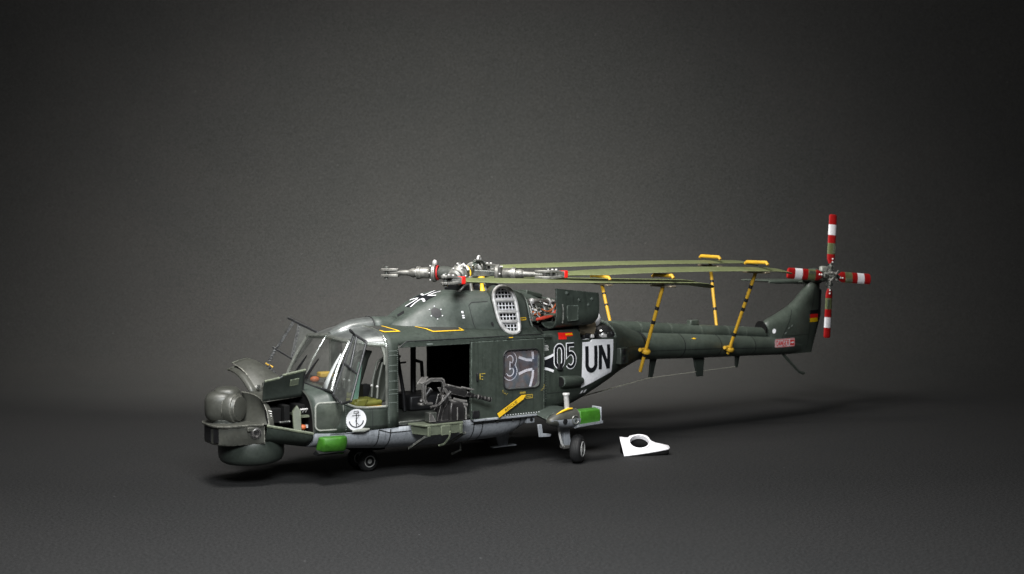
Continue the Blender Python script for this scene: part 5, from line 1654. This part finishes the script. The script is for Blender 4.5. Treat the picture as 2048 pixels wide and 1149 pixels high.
mb.build('danger_lettering', 'red_decal', dp, recalc=False)
smt = smt_f
mb = MB()
fill_mb(mb, arc(8.46, 1.70, .035, .045, 0, 330, 11), smt(.006), .04)
mb.build('white_spot', 'white_decal', H, recalc=False)
mb = MB()
for x, z in ((8.78, 1.72), (8.70, 1.63), (8.86, 1.76)):
    fill_mb(mb, [(x, z), (x + .05, z + .02), (x + .06, z + .05), (x + .01, z + .03)], smt(.006), .04)
mb.build('paint_chips', 'rivet', H, recalc=False)
mb = MB()
fill_mb(mb, [(6.25, 1.66), (6.31, 1.645), (6.37, 1.66), (6.33, 1.67), (6.29, 1.67)], smt(.006), .04)
mb.build('yellow_stencil', 'yellow_decal', H, recalc=False)
# panel lines and rivet rows
PLN = []
def pline(poly, bv=None, wd=.010, eps=.003):
    mb = MB()
    stroke_mb(mb, poly, wd, side_map(bv or B_WALL, eps))
    if mb.v:
        mb.build('panel_line', 'line', H, recalc=False)
pline([(2.62, .75), (2.62, 1.95)], bvh_of([aft]), .014)
pline([(3.36, .80), (3.36, 1.02)], None, .010)
pline([(4.20, 1.05), (4.20, 1.85)], None, .010)
pline([(2.66, 1.02), (3.3, 1.02)], None, .008)
pline([(3.0, .80), (3.0, 1.02)], None, .008)
pline([(4.26, 1.62), (5.08, 1.60)], None, .008)
pline([(5.2, 1.50), (6.8, 1.46), (8.3, 1.40)], B_T, .009)
pline([(8.62, 1.27), (8.66, 1.60), (8.95, 2.08)], B_T, .011)
pline([(9.42, 1.32), (9.50, 1.9), (9.60, 2.5)], B_T, .011)
pline([(8.70, 1.60), (9.42, 1.60)], B_T, .008)
pline([(-.30, .75), (-.30, 1.01)], B_SIDE, .008)
pline([(-.68, .78), (-.10, .775)], B_SIDE, .008)
B_H = bvh_of([hull])
for x in (-.20, -.02, .95, 1.35, 1.50, 2.18):
    pline([(x, .40), (x, .71)], B_H, .016)
pline([(-.2, .715), (-.03, .66), (.30, .66)], B_H, .014)
pline([(1.3, .66), (2.2, .665)], B_H, .009)
pline([(-.90, .70), (-.40, .70)], B_H, .012)
def rivets(pts, bv, r, mat, nm):
    mb = MB()
    for x, z in pts:
        q = side_map(bv, .002)(x, z)
        if q:
            mb.ball(q, r, 6, 4)
    if mb.v:
        o_ = mb.build(nm, mat, H)
        o_['kind'] = 'stuff'
B_SH = bvh_of([shell])
pts = [(-.05, .80 + .028 * i) for i in range(40)] + [(.085, .95 + .028 * i) for i in range(32)]
for z in (1.08, 1.20, 1.26, 1.38, 1.52, 1.60, 1.74, 1.80):
    pts += [(-.04 + .018 * i, z) for i in range(7)]
rivets(pts, B_SH, .006, 'rivet', 'post_rivets')
rivets([(-.69, .76 + .028 * i) for i in range(13)], B_SIDE, .007, 'rivet', 'side_rivets')
rivets([(2.65, .9 + .04 * i) for i in range(24)], bvh_of([aft]), .006, 'rivet', 'frame_rivets')
# hull fittings
for x in (1.72, 2.0):
    MB().box((x, -.955, .665), (x + .035, -.91, .69)).build('hull_fitting', 'dmetal', H, bevel=.004)
hf = MB().box((2.27, -.945, .60), (2.41, -.88, .70)).build('hull_plate', 'hull', H, bevel=.005)
MB().lathe((2.35, -.94, .65), (0, -1, 0), [(0, .028), (.012, .028)], 12).build('plate_hole', 'black', hf)
MB().tube([(-.62, -.93, .735), (-.45, -.95, .74), (-.36, -.93, .745)], [.012, .03, .012], 8).build('hull_lamp', 'frosted', H)
for x, z in ((3.36, .96), (3.44, .965)):
    mb = MB()
    fill_mb(mb, [(x, z), (x + .05, z + .01), (x + .07, z + .055), (x + .02, z + .045)], side_map(B_WALL, .005), .04)
    mb.build('white_stencil', 'white_decal', H, recalc=False)

# ================================================================== the loose white panel on the paper
P0 = V(3.82, -1.36, 0)
P = empty('loose_panel', P0)
P['label'] = 'small white styrene panel with a large round hole lying on the paper'
P['category'] = 'panel'
pe1, pdp = V(.829, -.559, 0), V(.559, .829, 0)
pe2 = pdp * math.cos(R(31)) + V(0, 0, math.sin(R(31)))
pn = pe1.cross(pe2).normalized()
def pl3(a, b_, c_=0):
    # curls up slightly at the left edge like a moulded cowl
    return pe1 * a + pe2 * b_ + pn * (c_ + .05 * max(0, .12 - a) ** 1.2) + V(0, 0, .014 + .03 * max(0, a))
out2 = [(0, 0), (.10, .012), (.22, .03), (.40, .062), (.56, .095), (.70, .13), (.728, .16), (.715, .215), (.61, .258), (.52, .29), (.465, .33), (.437, .375), (.425, .42), (.395, .465), (.345, .493), (.27, .505), (.20, .495), (.15, .478), (.125, .472), (.112, .458), (.10, .432), (.04, .437), (-.035, .45), (-.03, .35), (-.015, .2)]
hc, hr = (.265, .305), .150
import bisect
n_ = len(out2)
angs_ = [math.atan2(b_ - hc[1], a - hc[0]) for a, b_ in out2]
inn = [(hc[0] + hr * math.cos(t), hc[1] + hr * math.sin(t)) for t in angs_]
plate = MB()
vs = [pl3(*p) for p in out2] + [pl3(*p) for p in inn]
plate.add(vs, [(i, (i + 1) % n_, n_ + (i + 1) % n_, n_ + i) for i in range(n_)])
plate.build('panel_plate', 'white', P, smooth=40, solid=.022, recalc=False)
rim = []
for k in range(40):
    t = 2 * math.pi * k / 40
    rim.append((math.cos(t), math.sin(t)))
mb = MB().loft([[pl3(hc[0] + r_ * a, hc[1] + r_ * b_, c_) for a, b_ in rim] for r_, c_ in ((.172, -.004), (.172, .022), (.158, .026), (.150, .02), (.146, -.05), (.155, -.05))], cap0=False, cap1=False)
mb.build('hole_collar', 'white', P, smooth=40)
top = [pl3(a, b_, -.022) for a, b_ in out2]
cen = sum(top, V(0, 0, 0)) / len(top)
bot = [V(p.x, p.y, .003) + (V(cen.x - p.x, cen.y - p.y, 0) * .03) for p in top]
top = [p + V(cen.x - p.x, cen.y - p.y, 0) * .03 for p in top]
fr_i = list(range(0, 9))
MB().sheet([[top[i] for i in fr_i], [bot[i] for i in fr_i]]).build('front_shade_flange', 'inside', P, smooth=40, solid=.012)  # blackened to paint in the shade below the panel's front edge
re_i = list(range(8, n_)) + [0]
MB().sheet([[top[i] for i in re_i], [bot[i] for i in re_i]]).build('rear_light_block', 'inside', P, smooth=40, solid=.012)  # added to keep light out below the hole, blackened as its shade
